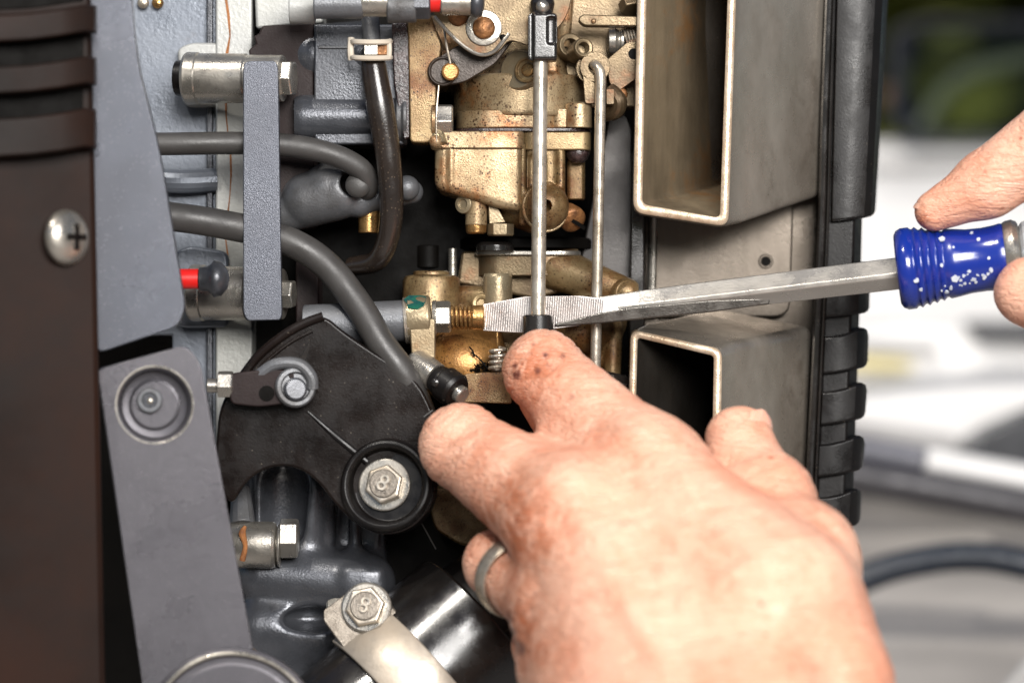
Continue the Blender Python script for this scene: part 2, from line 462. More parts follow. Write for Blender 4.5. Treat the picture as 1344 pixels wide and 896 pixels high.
M['worn_white'] = material('worn_white', hexcol('#c8ccd4'), 0.5, 0.0, hexcol('#8c96ac'), 0.6, 500, bump=0.2)
M['blade'] = material('screwdriver_steel', hexcol('#b9b5ae'), 0.3, 0.65, hexcol('#918b83'), 0.6, 50, (0.3, 1, 1), speck=hexcol('#5c5048'), speck_scale=500, speck_size=0.12, speck_amt=0.5, bump=0.15)
M['blade_dark'] = material('ground_steel', hexcol('#77746f'), 0.32, 0.9, hexcol('#55514c'), 0.7, 50, bump=0.25)
M['blade_tip'] = material('ridged_tip', hexcol('#c9c4c0'), 0.38, 0.8, hexcol('#9c8c84'), 0.6, 70, dirt=hexcol('#a07858'), dirt_scale=140, dirt_lo=0.62, dirt_hi=0.72, dirt_amt=0.5, bump=0.2)
M['strap'] = material('strap_steel', hexcol('#c6bdb0'), 0.48, 0.7, hexcol('#a2917c'), 0.6, 30, bump=0.2, bump_scale=500, bump_stretch=(1, 1, 1))
M['wire_blue'] = material('blue_wire', hexcol('#1c58b0'), 0.35)

def skin_material():
    m = bpy.data.materials.new("skin"); m.use_nodes = True
    N, L = m.node_tree.nodes, m.node_tree.links
    b = N["Principled BSDF"]
    tc = N.new("ShaderNodeTexCoord")
    def nz(scale, det=5, r=0.6, st=None, dist=0):
        n = N.new("ShaderNodeTexNoise"); n.inputs["Scale"].default_value = scale
        n.inputs["Detail"].default_value = det; n.inputs["Roughness"].default_value = r; n.inputs["Distortion"].default_value = dist
        src = tc.outputs["Object"]
        if st:
            mp = N.new("ShaderNodeMapping"); mp.inputs["Scale"].default_value = st[0]; mp.inputs["Rotation"].default_value = st[1]
            L.new(src, mp.inputs[0]); src = mp.outputs[0]
        L.new(src, n.inputs["Vector"]); return n.outputs[0]
    def rmp(s, lo, hi, a=0.0, c=1.0):
        r = N.new("ShaderNodeMapRange"); r.interpolation_type = 'SMOOTHSTEP'
        for i, v in enumerate((lo, hi, a, c)): r.inputs[i + 1].default_value = v
        L.new(s, r.inputs[0]); return r.outputs[0]
    def mix(f, a, c):
        x = N.new("ShaderNodeMix"); x.data_type = 'RGBA'; L.new(f, x.inputs[0])
        for k, v in ((6, a), (7, c)):
            if isinstance(v, tuple): x.inputs[k].default_value = (*v, 1)
            else: L.new(v, x.inputs[k])
        return x.outputs[2]
    def math_(op, a, c):
        x = N.new("ShaderNodeMath"); x.operation = op
        for k, v in ((0, a), (1, c)):
            if isinstance(v, (int, float)): x.inputs[k].default_value = v
            else: L.new(v, x.inputs[k])
        return x.outputs[0]
    col = mix(rmp(nz(30, 7, 0.62, dist=0.4), 0.38, 0.72, 0, 0.7), hexcol('#deae95'), hexcol('#c67d60'))
    col = mix(rmp(nz(90, 5, 0.7), 0.5, 0.75, 0, 0.45), col, hexcol('#c8765a'))
    # painted dirt: a mesh attribute says where the hand is greasy, noise breaks it up
    at = N.new("ShaderNodeAttribute"); at.attribute_name = "dirt"
    d = math_('MULTIPLY', at.outputs["Fac"], rmp(nz(120, 9, 0.78, dist=1.5), 0.4, 0.57))
    col = mix(math_('MULTIPLY', d, 1.0), col, hexcol('#a65428'))
    d2 = math_('MULTIPLY', at.outputs["Fac"], rmp(nz(420, 6, 0.7, dist=0.8), 0.56, 0.66))
    col = mix(math_('MULTIPLY', d2, 0.9), col, hexcol('#6a2e1a'))
    am = N.new("ShaderNodeAttribute"); am.attribute_name = "mark"
    mk = math_('MULTIPLY', am.outputs["Fac"], rmp(nz(700, 3), 0.3, 0.5))
    col = mix(math_('MULTIPLY', mk, 0.9), col, hexcol('#4c1c1a'))
    vo = N.new("ShaderNodeTexVoronoi"); vo.inputs["Scale"].default_value = 210; L.new(tc.outputs["Object"], vo.inputs["Vector"])
    sp = math_('MULTIPLY', rmp(vo.outputs["Distance"], 0.12, 0.2, 1, 0), rmp(nz(45, 3), 0.56, 0.62))
    col = mix(math_('MULTIPLY', sp, 0.6), col, hexcol('#8a3c22'))
    L.new(col, b.inputs["Base Color"])
    b.inputs["Subsurface Weight"].default_value = 0.12
    b.inputs["Subsurface Radius"].default_value = (1, 0.35, 0.2)
    b.inputs["Subsurface Scale"].default_value = 0.003
    L.new(rmp(nz(150), 0.3, 0.7, 0.28, 0.46), b.inputs["Roughness"])
    b.inputs["Specular IOR Level"].default_value = 0.45
    w1 = nz(300, 5, 0.65, ((1.0, 1.0, 2.6), (0, 0.75, 0)), 0.8)
    w2 = nz(700, 4, 0.6)
    vo2 = N.new("ShaderNodeTexVoronoi"); vo2.feature = 'DISTANCE_TO_EDGE'; vo2.inputs["Scale"].default_value = 620
    L.new(tc.outputs["Object"], vo2.inputs["Vector"])
    def crease(scale, st, width):
        n_ = nz(scale, 3, 0.5, st, 0.5)
        a_ = math_('ABSOLUTE', math_('SUBTRACT', n_, 0.5), 0)
        return rmp(a_, 0.0, width)
    c1 = crease(150, ((0.55, 0.8, 2.8), (0, 0.7, 0)), 0.06)
    c2 = crease(260, ((0.6, 1.0, 3.0), (0, 0.95, 0)), 0.08)
    c3 = crease(260, ((2.0, 1.0, 0.9), (0, 0.5, 0)), 0.04)
    w1 = math_('ADD', math_('MULTIPLY', w1, 0.4), math_('ADD', math_('MULTIPLY', c1, 0.4), math_('ADD', math_('MULTIPLY', c2, 0.2), math_('MULTIPLY', c3, 0.0))))
    hgt = math_('ADD', math_('MULTIPLY', w1, 1.0), math_('ADD', math_('MULTIPLY', w2, 0.12), math_('MULTIPLY', rmp(vo2.outputs["Distance"], 0, 0.15), 0.08)))
    bp = N.new("ShaderNodeBump"); bp.inputs["Strength"].default_value = 0.6; bp.inputs["Distance"].default_value = 0.0011
    L.new(hgt, bp.inputs["Height"]); L.new(bp.outputs[0], b.inputs["Normal"])
    return m
M['skin'] = skin_material()
M['nail'] = material('fingernail', hexcol('#d8a892'), 0.3, 0.0, hexcol('#cc9078'), 0.5, 120, bump=0.08, coat=0.4, sss=0.2)

# ================================================================== big structure: engine block behind everything
T = Thing('engine_block', 'blue grey painted engine block wall with rust streaks behind the cables and brackets', 'engine', W(300, 600, 150))
ebl = T
mb = MB(); mb.prism([(150, -60), (285, -60), (285, 650), (226, 650), (226, 440), (150, 440)], 118, 260); T.part('block_wall', mb, M['block_paint'], 3)
mb = MB(); mb.prism([(285, -60), (640, -60), (640, 960), (285, 960)], 150, 300); T.part('lower_wall', mb, M['shade_grime_black'], 3)  # near-black colour stands for the shade between the parts in front
mb = MB(); mb.prism(rounded([(271, -60), (279, -60), (279, 650), (271, 650)], 3), 104, 124); T.part('wall_ridge', mb, M['dark_cast'], 2)
mb = MB(); mb.prism(rounded([(283, -60), (331, -60), (331, 650), (283, 650)], 5), 92, 160); T.part('wall_rib', mb, M['pale_paint'], 3)
mb = MB(); mb.prism([(332, -60), (424, -60), (424, 30), (336, 38)], 84, 158); T.part('pale_head', mb, M['pale_paint'], 4)
random.seed(3)
pts = [(297, -5)]; L_ = []
for i in range(17): L_.append((297 + 4 * math.sin(i * 0.9) + random.uniform(-2, 2) + i * 0.25, -5 + i * 26, 3.6 * random.uniform(0.5, 1.3) * (1 if i < 6 else 0.6)))
mb = MB()
for x, y, w in L_:
    mb.lathe(W(x, y, 92.5), (0, -1, 0), [(0, w), (0.7, w * 0.85), (1.2, w * 0.4)], 9)
mb2 = MB(); mb2.prism([(x - w * .5, y) for x, y, w in L_] + [(x + w * .5, y) for x, y, w in L_[::-1]], 91.4, 94)
ob = T.part('rust_streak', mb2, M['rust'], 0)
mb = MB(); mb.prism([(344, 34), (412, 30), (412, 296), (398, 300), (340, 298), (336, 120), (326, 66), (336, 58), (333, 48), (340, 44)], 52, 150)
T.part('maroon_plate', mb, M['maroon'], 2.5)
mb = MB(); mb.prism([(388, 320), (418, 330), (418, 420), (396, 640), (388, 640)], 60, 150); T.part('dark_web', mb, M['maroon'], 2.5)
for x, c in ((188, M['bright']), (207, M['brass'])):
    mb = MB(); mb.ball(W(x, 4, 108), 8, (0, -1, 0), 0.6); T.part('rivet', mb, c, 0)
mb = MB(); mb.prism(rounded([(232, 64), (250, 56), (290, 56), (310, 80), (300, 140), (240, 140)], 12), 96, 130); T.part('boss_pad', mb, M['pale_paint'], 5)
mb = MB(); mb.prism(rounded([(228, 330), (250, 322), (300, 330), (300, 430), (232, 430)], 12), 80, 130); T.part('boss_pad', mb, M['block_paint'], 5)
mb = MB(); mb.tube([W(200, 236, 96), W(240, 238, 90), W(283, 236, 100)], 16); T.part('cast_ridge', mb, M['block_paint'], 0)

# added dark backing: the shade in the engine's gaps is put into its colour
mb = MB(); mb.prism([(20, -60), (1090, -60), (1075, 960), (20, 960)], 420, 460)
single('gap_shade_backing', 'near-black backing plate whose colour carries the shade in gaps around the carburetor', 'backing plate', mb, M['shade_grime_black'], 2)

# ---- link bar with its two spacers and bolts
T = Thing('link_bar', 'flat grey upright link bar bolted across two silver spacers, cables passing behind it', 'bracket', W(344, 430, -30))
mb = MB(); mb.prism(rounded([(319, 84), (326, 80), (362, 80), (365, 90), (370, 412), (368, 420), (324, 421), (319, 410)], 6), -46, -32)
T.part('bar', mb, M['grey_paint'], 1.6)
for (x0, y0, x1, y1, r, bx, by) in ((243, 103, 372, 103, 35, 372, 100), (250, 384, 372, 386, 38, 372, 384)):
    a, b_ = W(x0, y0, 30), W(x1, y1, 8)
    dd = (b_ - a); ln = dd.length
    mb = MB(); mb.lathe(a, dd, [(0, r * 0.72), (0, r - 3), (4, r), (18, r * 0.98), (20, r * 0.94), (ln * 0.62, r * 0.93), (ln * 0.64, r * 0.88), (ln, r * 0.88), (ln, r * 0.5)], 40)
    sp = T.part('spacer', mb, M['silver'], 1.5)
    mb = MB(); mb.lathe(a - dd.normalized() * 14, dd, [(0, r * 0.25), (2, r * 0.66), (14.5, r * 0.7)], 30); T.part('bushing', mb, M['black'], 1, parent=sp)
    mb = MB(); mb.hexa(b_ - dd.normalized() * 3, dd, 25 if by < 200 else 20, 18, 0.1); bo = T.part('bolt', mb, M['silver'], 1.2)
    mb = MB(); mb.lathe(b_ - dd.normalized() * 8, dd, [(0, 25), (5, 25)], 30); T.part('washer', mb, M['silver'], 0.8, parent=bo)

# ---- red sleeved ball stud
T = Thing('ball_stud', 'small steel ball stud with a bright red sleeve beside the lower spacer', 'ball stud', W(262, 366, -70))
mb = MB(); mb.lathe(W(222, 366, -78), RIGHT, [(0, 12), (0, 13), (38, 13), (38, 9)], 24); T.part('sleeve', mb, M['red'], 1)
mb = MB(); mb.lathe(W(262, 366, -78), RIGHT, [(0, 15), (10, 16), (16, 21), (18, 24), (28, 22), (36, 12), (38, 2)], 28); T.part('ball_head', mb, M['dark_cast'], 0, smooth=70)
mb = MB(); mb.ball(W(283, 360, -92), 6, (0, -1, 0), 0.4); T.part('ball_face', mb, M['bright'], 0)

# ---- cables
mb = MB(); mb.tube([W(120, 186, -20), W(205, 189, -25), W(300, 188, -18), W(370, 190, -12), W(430, 201, -2), W(473, 222, 8), (W(482, 246, 24)), W(470, 252, 60)], 15, 16)
single('upper_cable', 'upper grey rubber cable curving right behind the link bar and ending in a hook bend', 'cable', mb, M['cable'], 0)
mb = MB(); mb.tube([W(120, 276, -30), W(222, 284, -34), W(300, 296, -28), W(370, 313, -22), W(425, 345, -20), W(470, 400, -30), W(500, 450, -42), W(535, 500, -44), W(560, 560, -10)], 19, 18, 8)
single('lower_cable', 'thicker grey cable sweeping down right in a long curve to the black cam plate', 'cable', mb, M['cable'], 0)

# ---- intake manifold block
T = Thing('intake_manifold', 'dark blue grey cast intake manifold with round ports left of the carburetor', 'manifold', W(470, 200, 60))
mb = MB(); mb.prism(rounded([(412, 32), (528, 32), (534, 60), (532, 190), (420, 190), (412, 180)], 5), 40, 140); T.part('housing', mb, M['dark_cast'], 3)
def manifold(X, Y, Z):
    P = (X, Y, Z)
    f = sd_cone(P, W(400, 155, 60), W(530, 155, 60), 31, 30)
    f = smin(f, sd_cone(P, W(475, 70, 70), W(505, 130, 70), 34, 24), 18)
    f = smin(f, sd_cone(P, W(415, 75, 90), W(480, 60, 90), 44, 34), 12)
    return f
sdf_object('port_casting', manifold, (-290, 0, 250), (-120, 140, 440), 2.6, M['dark_cast'], T.o, T.at, 2)
mb = MB(); mb.lathe(W(519, 155, 50), RIGHT, [(0, 27), (2, 33), (8, 33), (12, 36), (16, 36)], 36); T.part('port_collar', mb, M['mid_cast'], 1.5)
mb = MB(); mb.prism(rounded([(418, 60), (466, 60), (466, 64), (418, 64)], 1), 36, 46); T.part('cover_edge', mb, M['mid_cast'], 1)
mb = MB(); mb.prism([(514, 30), (534, 30), (538, 60), (538, 180), (530, 184), (517, 110)], 20, 90); T.part('flange_gasket', mb, M['gasket'], 2)
def lowfit(X, Y, Z):
    P = (X, Y, Z)
    f = smin(sd_cone(P, W(360, 282, 70), W(440, 262, 50), 28, 28), sd_cone(P, W(404, 262, 56), W(446, 252, 50), 36, 36), 3)
    f = smin(f, sd_cone(P, W(430, 246, 50), W(470, 262, 50), 33, 24), 3)
    f = smin(f, sd_cone(P, W(470, 262, 50), W(540, 252, 60), 20, 16), 6)
    f = smax(f, -(sd_cone(P, W(462, 240, -10), W(462, 240, 60), 16, 16)), 3)
    return f
sdf_object('lower_fitting', lowfit, (-345, 0, 140), (-110, 120, 250), 2.6, M['mid_cast'], T.o, T.at, 2)
mb = MB(); mb.ball(W(470, 243, 8), 17, (0, -1, 0), 0.5); T.part('rubber_plug', mb, M['cable'], 0)
mb = MB(); mb.ball(W(534, 247, 40), 17, (1, 0, 0), 1); T.part('fitting_end', mb, M['mid_cast'], 0)
mb = MB(); mb.cyl(W(484, 270, 60), W(484, 306, 60), 14); T.part('brass_plug', mb, M['brass'], 1.5)

# ---- black breather hose and its clamp
T = Thing('breather_hose', 'glossy black rubber hose hanging from a beige spring clip left of the carburetor', 'hose', W(505, 360, 0))
mb = MB(); mb.tube([W(489, 66, -2), W(491, 90, -8), W(499, 140, -12), W(509, 200, -8), W(514, 260, 0), W(510, 310, 14), W(494, 342, 30), W(462, 350, 60)], 17, 20, 8, radii=[15, 17, 18.5, 17, 16, 15, 14, 13])
T.part('tube', mb, M['hose'], 0)
mb = MB(); mb.cyl(W(489, 64, 2), W(486, 22, 14), 11, 12); T.part('nipple', mb, M['mid_cast'], 1)
T2 = Thing('spring_clip', 'beige spring clip with a window slot pinching the top of the black hose', 'clip', W(487, 80, -20))
mb = MB()
for y in (54, 75):
    mb.tube([W(460, y, -8), W(468, y + 1, -26), W(488, y + 1.5, -32), W(510, y + 1, -22), W(512, y, 0)], 3.6, 8, 4, flat=1)
mb.tube([W(461, 50, -12), W(460, 66, -14), W(461, 79, -12)], 4.5, 8, 3); mb.tube([W(510, 52, -20), W(511, 66, -21), W(510, 77, -20)], 3.6, 8, 3)
T2.part('frame', mb, M['beige_clip'], 0)
mb = MB(); mb.rbox(W(487, 65, -24), (9, 0, 0), (0, 0, 8), (0, 5, 0), 2); T2.part('tongue', mb, M['silver'], 1)
mb = MB(); mb.rbox(W(502, 66, -18), (7, 0, 0), (0, 0, 7), (0, 4, 0), 2); T2.part('rubber_pad', mb, M['copper'], 1)

# ---- upper throttle cable end
T = Thing('cable_end', 'grey steel cable end fitting with red band, at the top edge above the manifold', 'cable fitting', W(520, 10, -60))
def seg(x0, x1, r, mat, name, y=8, d=-62, b=1.5, sg=30):
    mb = MB(); mb.lathe(W(x0, y, d), RIGHT, [(0, r - 1.5), (1.5, r), ((x1 - x0) - 1.5, r), ((x1 - x0), r - 1.5)], sg); return T.part(name, mb, mat, b)
seg(380, 414, 22, M['pale_paint'], 'mount_boss', 10, 0)
seg(412, 476, 19, M['mid_cast'], 'sleeve', 6)
seg(474, 510, 20, M['silver'], 'barrel', 2)
seg(508, 546, 20, M['mid_cast'], 'barrel', 10)
mb = MB(); mb.hexa(W(543, 4, -62), RIGHT, 22, 22, 0.4); T.part('lock_nut', mb, M['dark_cast'], 1.2)
seg(563, 580, 16, M['red'], 'red_band', 0)
seg(578, 622, 17, M['silver'], 'end_ferrule', 3)
mb = MB(); mb.lathe(W(618, 3, -62), RIGHT, [(0, 18), (6, 21), (14, 19), (17, 10), (18, 2)], 30); T.part('end_cap', mb, M['dark_cast'], 0, smooth=70)

# ================================================================== front left: cowl side, brackets
T = Thing('side_cowl', 'black plastic cowl panel, warm reflection in its colour, with louvre bars at the far left edge', 'cowl', W(0, 896, -240))
mb = MB()
mb.loft([[W(-260, -80, -420), W(-60, -80, -330), W(112, -80, -262), W(118, -80, -255), W(118, -80, -225), W(-260, -80, -225)],
         [W(-260, 980, -420), W(-60, 980, -330), W(132, 980, -262), W(140, 980, -255), W(140, 980, -225), W(-260, 980, -225)]])
T.part('panel', mb, M['warm_reflection_plastic'], 3)
for y in (8, 76, 144):
    h = 37 if y < 100 else 52
    lp = []
    for x, dy, d in ((-60, 14, -362), (-10, 12, -346), (40, 9, -330), (80, 4, -316), (112, -2, -303), (124, -1, -292), (127, 0, -280)):
        w0 = 1
        lp.append([W(x, y + dy, d + 6), W(x, y + dy + 2, d), W(x, y + dy + h - 3, d + 1), W(x, y + dy + h, d + 8), W(x, y + dy + h, -232), W(x, y + dy, -232)])
    mb = MB(); mb.loft(lp); T.part('louvre_bar', mb, M['warm_reflection_plastic'], 2.5)
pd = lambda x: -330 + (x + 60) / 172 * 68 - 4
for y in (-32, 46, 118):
    mb = MB(); mb.loft([[W(x, y + dy, pd(x)), W(x, y + dy + 34, pd(x)), W(x, y + dy + 34, -235), W(x, y + dy, -235)] for x, dy in ((-60, 12), (40, 9), (100, 0), (109, 0))]); T.part('louvre_gap_shade', mb, M['shade_grime_black'], 1)  # near-black block; the shade between the bars is its colour
n = dirv(0.80, -0.60, 0.02)
c = W(84, 312, -276)
mb = MB(); mb.lathe(c, n, [(0, 33), (3, 35), (9, 34), (15, 29), (20, 19), (22, 8), (22.5, 1)], 32)
sc_ = T.part('screw', mb, M['silver'], 0, smooth=70)
u = n.cross(UP).normalized(); v = n.cross(u)
for a, b2 in ((u, v), (v, u)):
    mb = MB(); mb.box(c + n * 20, a * 16, b2 * 3.6, n * 3); T.part('cross_slot', mb, M['black'], 0, parent=sc_)

mb = MB(); mb.prism(rounded([(96, -60), (168, -60), (176, 40), (182, 90), (208, 190), (243, 404), (234, 428), (132, 462), (112, 440)], [2, 2, 60, 60, 60, 16, 12, 6, 6], 6), -205, -187)
single('upper_bracket_plate', 'smooth blue grey bracket plate tapering down beside the cowl louvres', 'bracket', mb, M['grey_paint'], 4)

T = Thing('support_arm', 'brushed grey support arm with a round recessed socket screw, below the bracket plate', 'bracket arm', W(240, 896, -210))
outline = rounded([(127, 484), (245, 452), (264, 478), (352, 960), (196, 960)], [10, 14, 12, 4, 4], 8)
# arm built as a ring round the recess so that the recess is real
cx, cy, R = 203, 531, 45
n_ = 72
def ray(ang):
    dx, dy = math.cos(ang), math.sin(ang); best = 1e9
    for i in range(len(outline)):
        (x0, y0), (x1, y1) = outline[i-1], outline[i]
        ex, ey = x1 - x0, y1 - y0; den = dx * ey - dy * ex
        if abs(den) < 1e-9: continue
        t = ((x0 - cx) * ey - (y0 - cy) * ex) / den; s_ = ((x0 - cx) * dy - (y0 - cy) * dx) / den
        if t > 0 and -1e-6 <= s_ <= 1 + 1e-6: best = min(best, t)
    return (cx + dx * best, cy + dy * best)
angs = sorted([2 * math.pi * i / n_ for i in range(n_)] + [math.atan2(y - cy, x - cx) % (2 * math.pi) for x, y in outline])
angs = [a for i, a in enumerate(angs) if i == 0 or a - angs[i-1] > 1e-4]
mb = MB()
circ = lambda r, d: [W(cx + math.cos(a) * r, cy + math.sin(a) * r, d) for a in angs]
outl = lambda d, k=0: [W(*ray(a), d) for a in angs]
mb.loft([outl(-198), outl(-226), circ(R + 4, -226), circ(R, -222), circ(R - 1, -211), circ(R - 8, -209), circ(0.5, -209)], cap0=True, cap1=True)
T.part('arm', mb, M['arm_paint'], 4)
mb = MB(); mb.torus(W(cx, cy, -224), FRONT, R + 3, 2.2, 60); T.part('recess_rim', mb, M['silver'], 0)  # silver ring puts the recess edge's bright highlight into colour
mb = MB(); mb.lathe(W(cx, cy, -209), FRONT, [(0, 32), (2, 32), (4, 28), (4, 2)], 40); wsh = T.part('washer', mb, M['arm_paint'], 0.6)
mb = MB(); mb.lathe(W(cx - 6, cy - 6, -214), FRONT, [(0, 16), (5, 16), (7, 14), (7, 10), (2, 9), (2, 1)], 32); T.part('socket_screw', mb, M['mid_cast'], 0.5)
mb = MB(); mb.lathe(W(cx - 6, cy - 6, -217), FRONT, [(0, 9.5), (0.6, 9.5)], 6); T.part('hex_socket', mb, M['dark_cast'], 0)
mb = MB(); mb.ball(W(cx - 6, cy - 5, -218), 4, (0, -1, 0), 0.5); T.part('socket_floor', mb, M['silver'], 0)
mb = MB(); c = W(306, 965, -228)
mb.lathe(c, FRONT, [(0, 110), (8, 110), (11, 106), (11, 100), (8, 98), (8, 92), (10, 88), (10, 2)], 64)
T.part('pivot_disc', mb, M['arm_paint'], 1)
mb = MB(); mb.torus(c + FRONT * 10, FRONT, 103, 3, 64); T.part('disc_rim', mb, M['silver'], 0)

# ================================================================== carburetor
T = Thing('carburetor', 'oil stained tan metal carburetor with float bowl, gasket line and brass drain plug', 'carburetor', W(680, 300, 100))
cc = W(684, 0, 112)      # vertical axis of the body
cx3, cd3 = cc.x, 112
def vz(py): return 448 - py
def vbox(x0, x1, y0, y1, d0, d1, r=8, name='casting', mat='carb', bev=2.0, parent=None):
    """upright rounded block: plan outline rounded, between two heights"""
    k = 1 + d0 / D
    X0, X1 = (x0 - 672) * k, (x1 - 672) * k
    c = Vector(((X0 + X1) / 2, (d0 + d1) / 2, (vz(y0) + vz(y1)) / 2 * k))
    mb = MB(); mb.rbox(c, ((X1 - X0) / 2, 0, 0), (0, (d1 - d0) / 2, 0), (0, 0, abs(y1 - y0) / 2 * k), r, 6)
    return T.part(name, mb, M[mat], bev, parent=parent)
# throat and upper body: one smooth casting
def upper(X, Y, Z):
    P = (X, Y, Z)
    f = sd_cone(P, (cx3, cd3, vz(102)), (cx3, cd3, vz(170)), 92, 92)
    f = smax(f, Z - vz(93), 5); f = smax(f, vz(150) - Z, 3)
    g = sd_cone(P, (cx3 + 6, cd3 + 10, vz(20)), (cx3 + 2, cd3, vz(110)), 60, 66)
    f = smin(f, g, 8)
    f = smin(f, sd_cone(P, (cx3 - 130, cd3 + 10, vz(60)), (cx3, cd3 + 10, vz(60)), 52, 50), 14)      # throat towards the flange
    f = smin(f, sd_box(P, (cx3 + 40, cd3 - 62, vz(110)), (9, 14, 40), 5), 5)
    f = smin(f, sd_box(P, (cx3 + 12, cd3 - 84, vz(120)), (3, 8, 26), 2), 4)
    return f
sdf_object('body', upper, (-125, -10, 270), (125, 215, 450), 2.4, M['carb'], T.o, T.at, 2)
vbox(598, 742, 144, 168, 24, 200, 46, 'lid_flange')
mb = MB(); k = 1.01
mb.lathe(W(759, 135, 42), (0, 0, -1), [(0, 15), (2, 18), (34, 18.5)], 28); T.part('flange_lug', mb, M['carb'], 1.5)
vbox(720, 776, 142, 168, 34, 120, 14, 'lid_flange_end')
vbox(596, 777, 168, 172.5, 26, 198, 40, 'gasket', 'gasket', 1)
vbox(568, 688, 172, 195, 18, 190, 12, 'bowl_flange', 'carb')
vbox(684, 776, 173, 197, 28, 190, 14, 'bowl_flange_end', 'carb_gold')
mb = MB(); mb.ball(W(572, 186, 14), 9, n=10); T.part('flange_nub', mb, M['carb'], 0)
def bowl(X, Y, Z):
    P = (X, Y, Z)
    f = sd_box(P, (W(629, 0, 22).x, 100, vz(220)), (59, 76, 60), 12)
    # sloping underside, deeper to the right
    pl = -(Z - (vz(246) - (X - W(568, 0, 22).x) * 0.30)) * 0.95
    f = smax(f, pl, 12)
    f = smax(f, Z - vz(190), 2)
    f = smin(f, sd_cone(P, W(592, 190, 26), W(592, 244, 26), 4, 4), 4)
    return f
sdf_object('float_bowl', bowl, (-112, 10, 120), (24, 190, 262), 2.0, M['carb'], T.o, T.at, 2)
def bowl2(X, Y, Z):
    P = (X, Y, Z)
    f = sd_box(P, (W(716, 0, 40).x, 110, vz(232)), (26, 76, 46), 6)
    f = smin(f, sd_cone(P, W(640, 262, 90), W(700, 285, 70), 22, 22), 16)
    f = smin(f, sd_cone(P, W(686, 190, 30), W(686, 292, 32), 4, 5), 5)
    f = smin(f, sd_cone(P, W(736, 200, 32), W(736, 250, 32), 5, 5), 6)
    f = smax(f, -(sd_box(P, (W(704, 0, 30).x, 30, vz(225)), (11, 12, 24), 6)), 4)
    f = smin(f, sd_cone(P, W(716, 271, 20), W(712, 271, 90), 31, 31), 3)
    f = smax(f, -Z + vz(308), 4)
    return f
sdf_object('bowl_side', bowl2, (-50, -10, 130), (90, 195, 262), 2.0, M['carb_gold'], T.o, T.at, 2)
n = dirv(0.30, -0.95, 0.0)
c = W(716, 273, 18)
mb = MB(); mb.torus(c, n, 30, 2.4, 48); T.part('plug_rim', mb, M['carb'], 0)
mb = MB(); mb.lathe(c - n * 2, n, [(0, 27), (3, 27), (4, 24), (3, 16), (3, 9), (-1, 7), (-1, 1)], 44)
dp = T.part('drain_plug', mb, M['brass'], 0.8)
mb = MB(); mb.box(c + n * 2.5 + Vector((10, 0, -4)), (12, 0, 3), (0, 1.0, 0), (-.5, 0, 1.6)); T.part('plug_slot', mb, M['shade_grime_black'], 0, parent=dp)
# screws on the right
vbox(744, 768, 205, 262, 62, 90, 6, 'screw_post', 'carb_gold', 2)
mb = MB(); mb.lathe(W(758, 197, 48), (0, 0, -1), [(0, 15), (5, 16), (12, 13), (17, 8), (18, 1)], 24); T.part('lid_screw', mb, M['gasket'], 0, smooth=70)
n = dirv(0.35, -0.75, -0.5)
c = W(750, 286, 50)
mb = MB(); mb.lathe(c, n, [(-16, 14), (0, 18), (6, 18), (9, 15), (10, 1)], 26); rs = T.part('rusty_screw', mb, M['copper'], 0, smooth=50)
u_ = dirv(0.8, 0.2, -0.5)
mb = MB(); mb.box(c + n * 9.5, u_ * 17, u_.cross(n) * 2.6, n * 2); T.part('screw_slot', mb, M['shade_grime_black'], 0, parent=rs)
# underside fittings
mb = MB(); mb.lathe(W(609, 268, 40), dirv(-.5, -0.85, 0), [(-10, 12), (0, 13), (3, 12), (4, 7), (1, 6), (1, .5)], 24); T.part('vent_nub', mb, M['carb_plain'], 0.6)
mb = MB(); mb.cyl(W(625, 262, 48), W(625, 296, 48), 14.5); st_ = T.part('bowl_post', mb, M['carb'], 1.5)
mb = MB(); mb.lathe(W(625, 294, 48), (0, 0, -1), [(0, 13), (2, 14), (11, 13.5), (13, 11)], 26); T.part('brass_cap', mb, M['brass'], 0.6, parent=st_)
mb = MB(); mb.prism([(640, 262), (650, 266), (664, 292), (642, 294)], 44, 80); T.part('web', mb, M['carb_plain'], 1.5)
mb = MB(); mb.hexa(W(657, 294, 50), (0, 0, -1), 18, 16, 0.05); T.part('hex_plug', mb, M['carb_plain'], 1)
# lid boss with brass screw
n = dirv(-0.45, -0.88, 0.12); c = W(681, 92, 22)
mb = MB(); mb.lathe(c, n, [(-40, 30), (0, 27), (4, 25), (4, 2)], 36); bs = T.part('idle_boss', mb, M['carb_plain'], 1.6)
mb = MB(); mb.lathe(W(691, 92, 8), n, [(-4, 17), (2, 17), (3, 14), (-1, 13), (-1, 1)], 30); T.part('boss_rim', mb, M['carb_gold'], 0.6, parent=bs)
mb = MB(); mb.lathe(W(693, 92, 8), n, [(-3, 9), (2, 9), (3, 7), (3, 1)], 20); T.part('brass_screw', mb, M['brass'], 0.5, parent=bs)
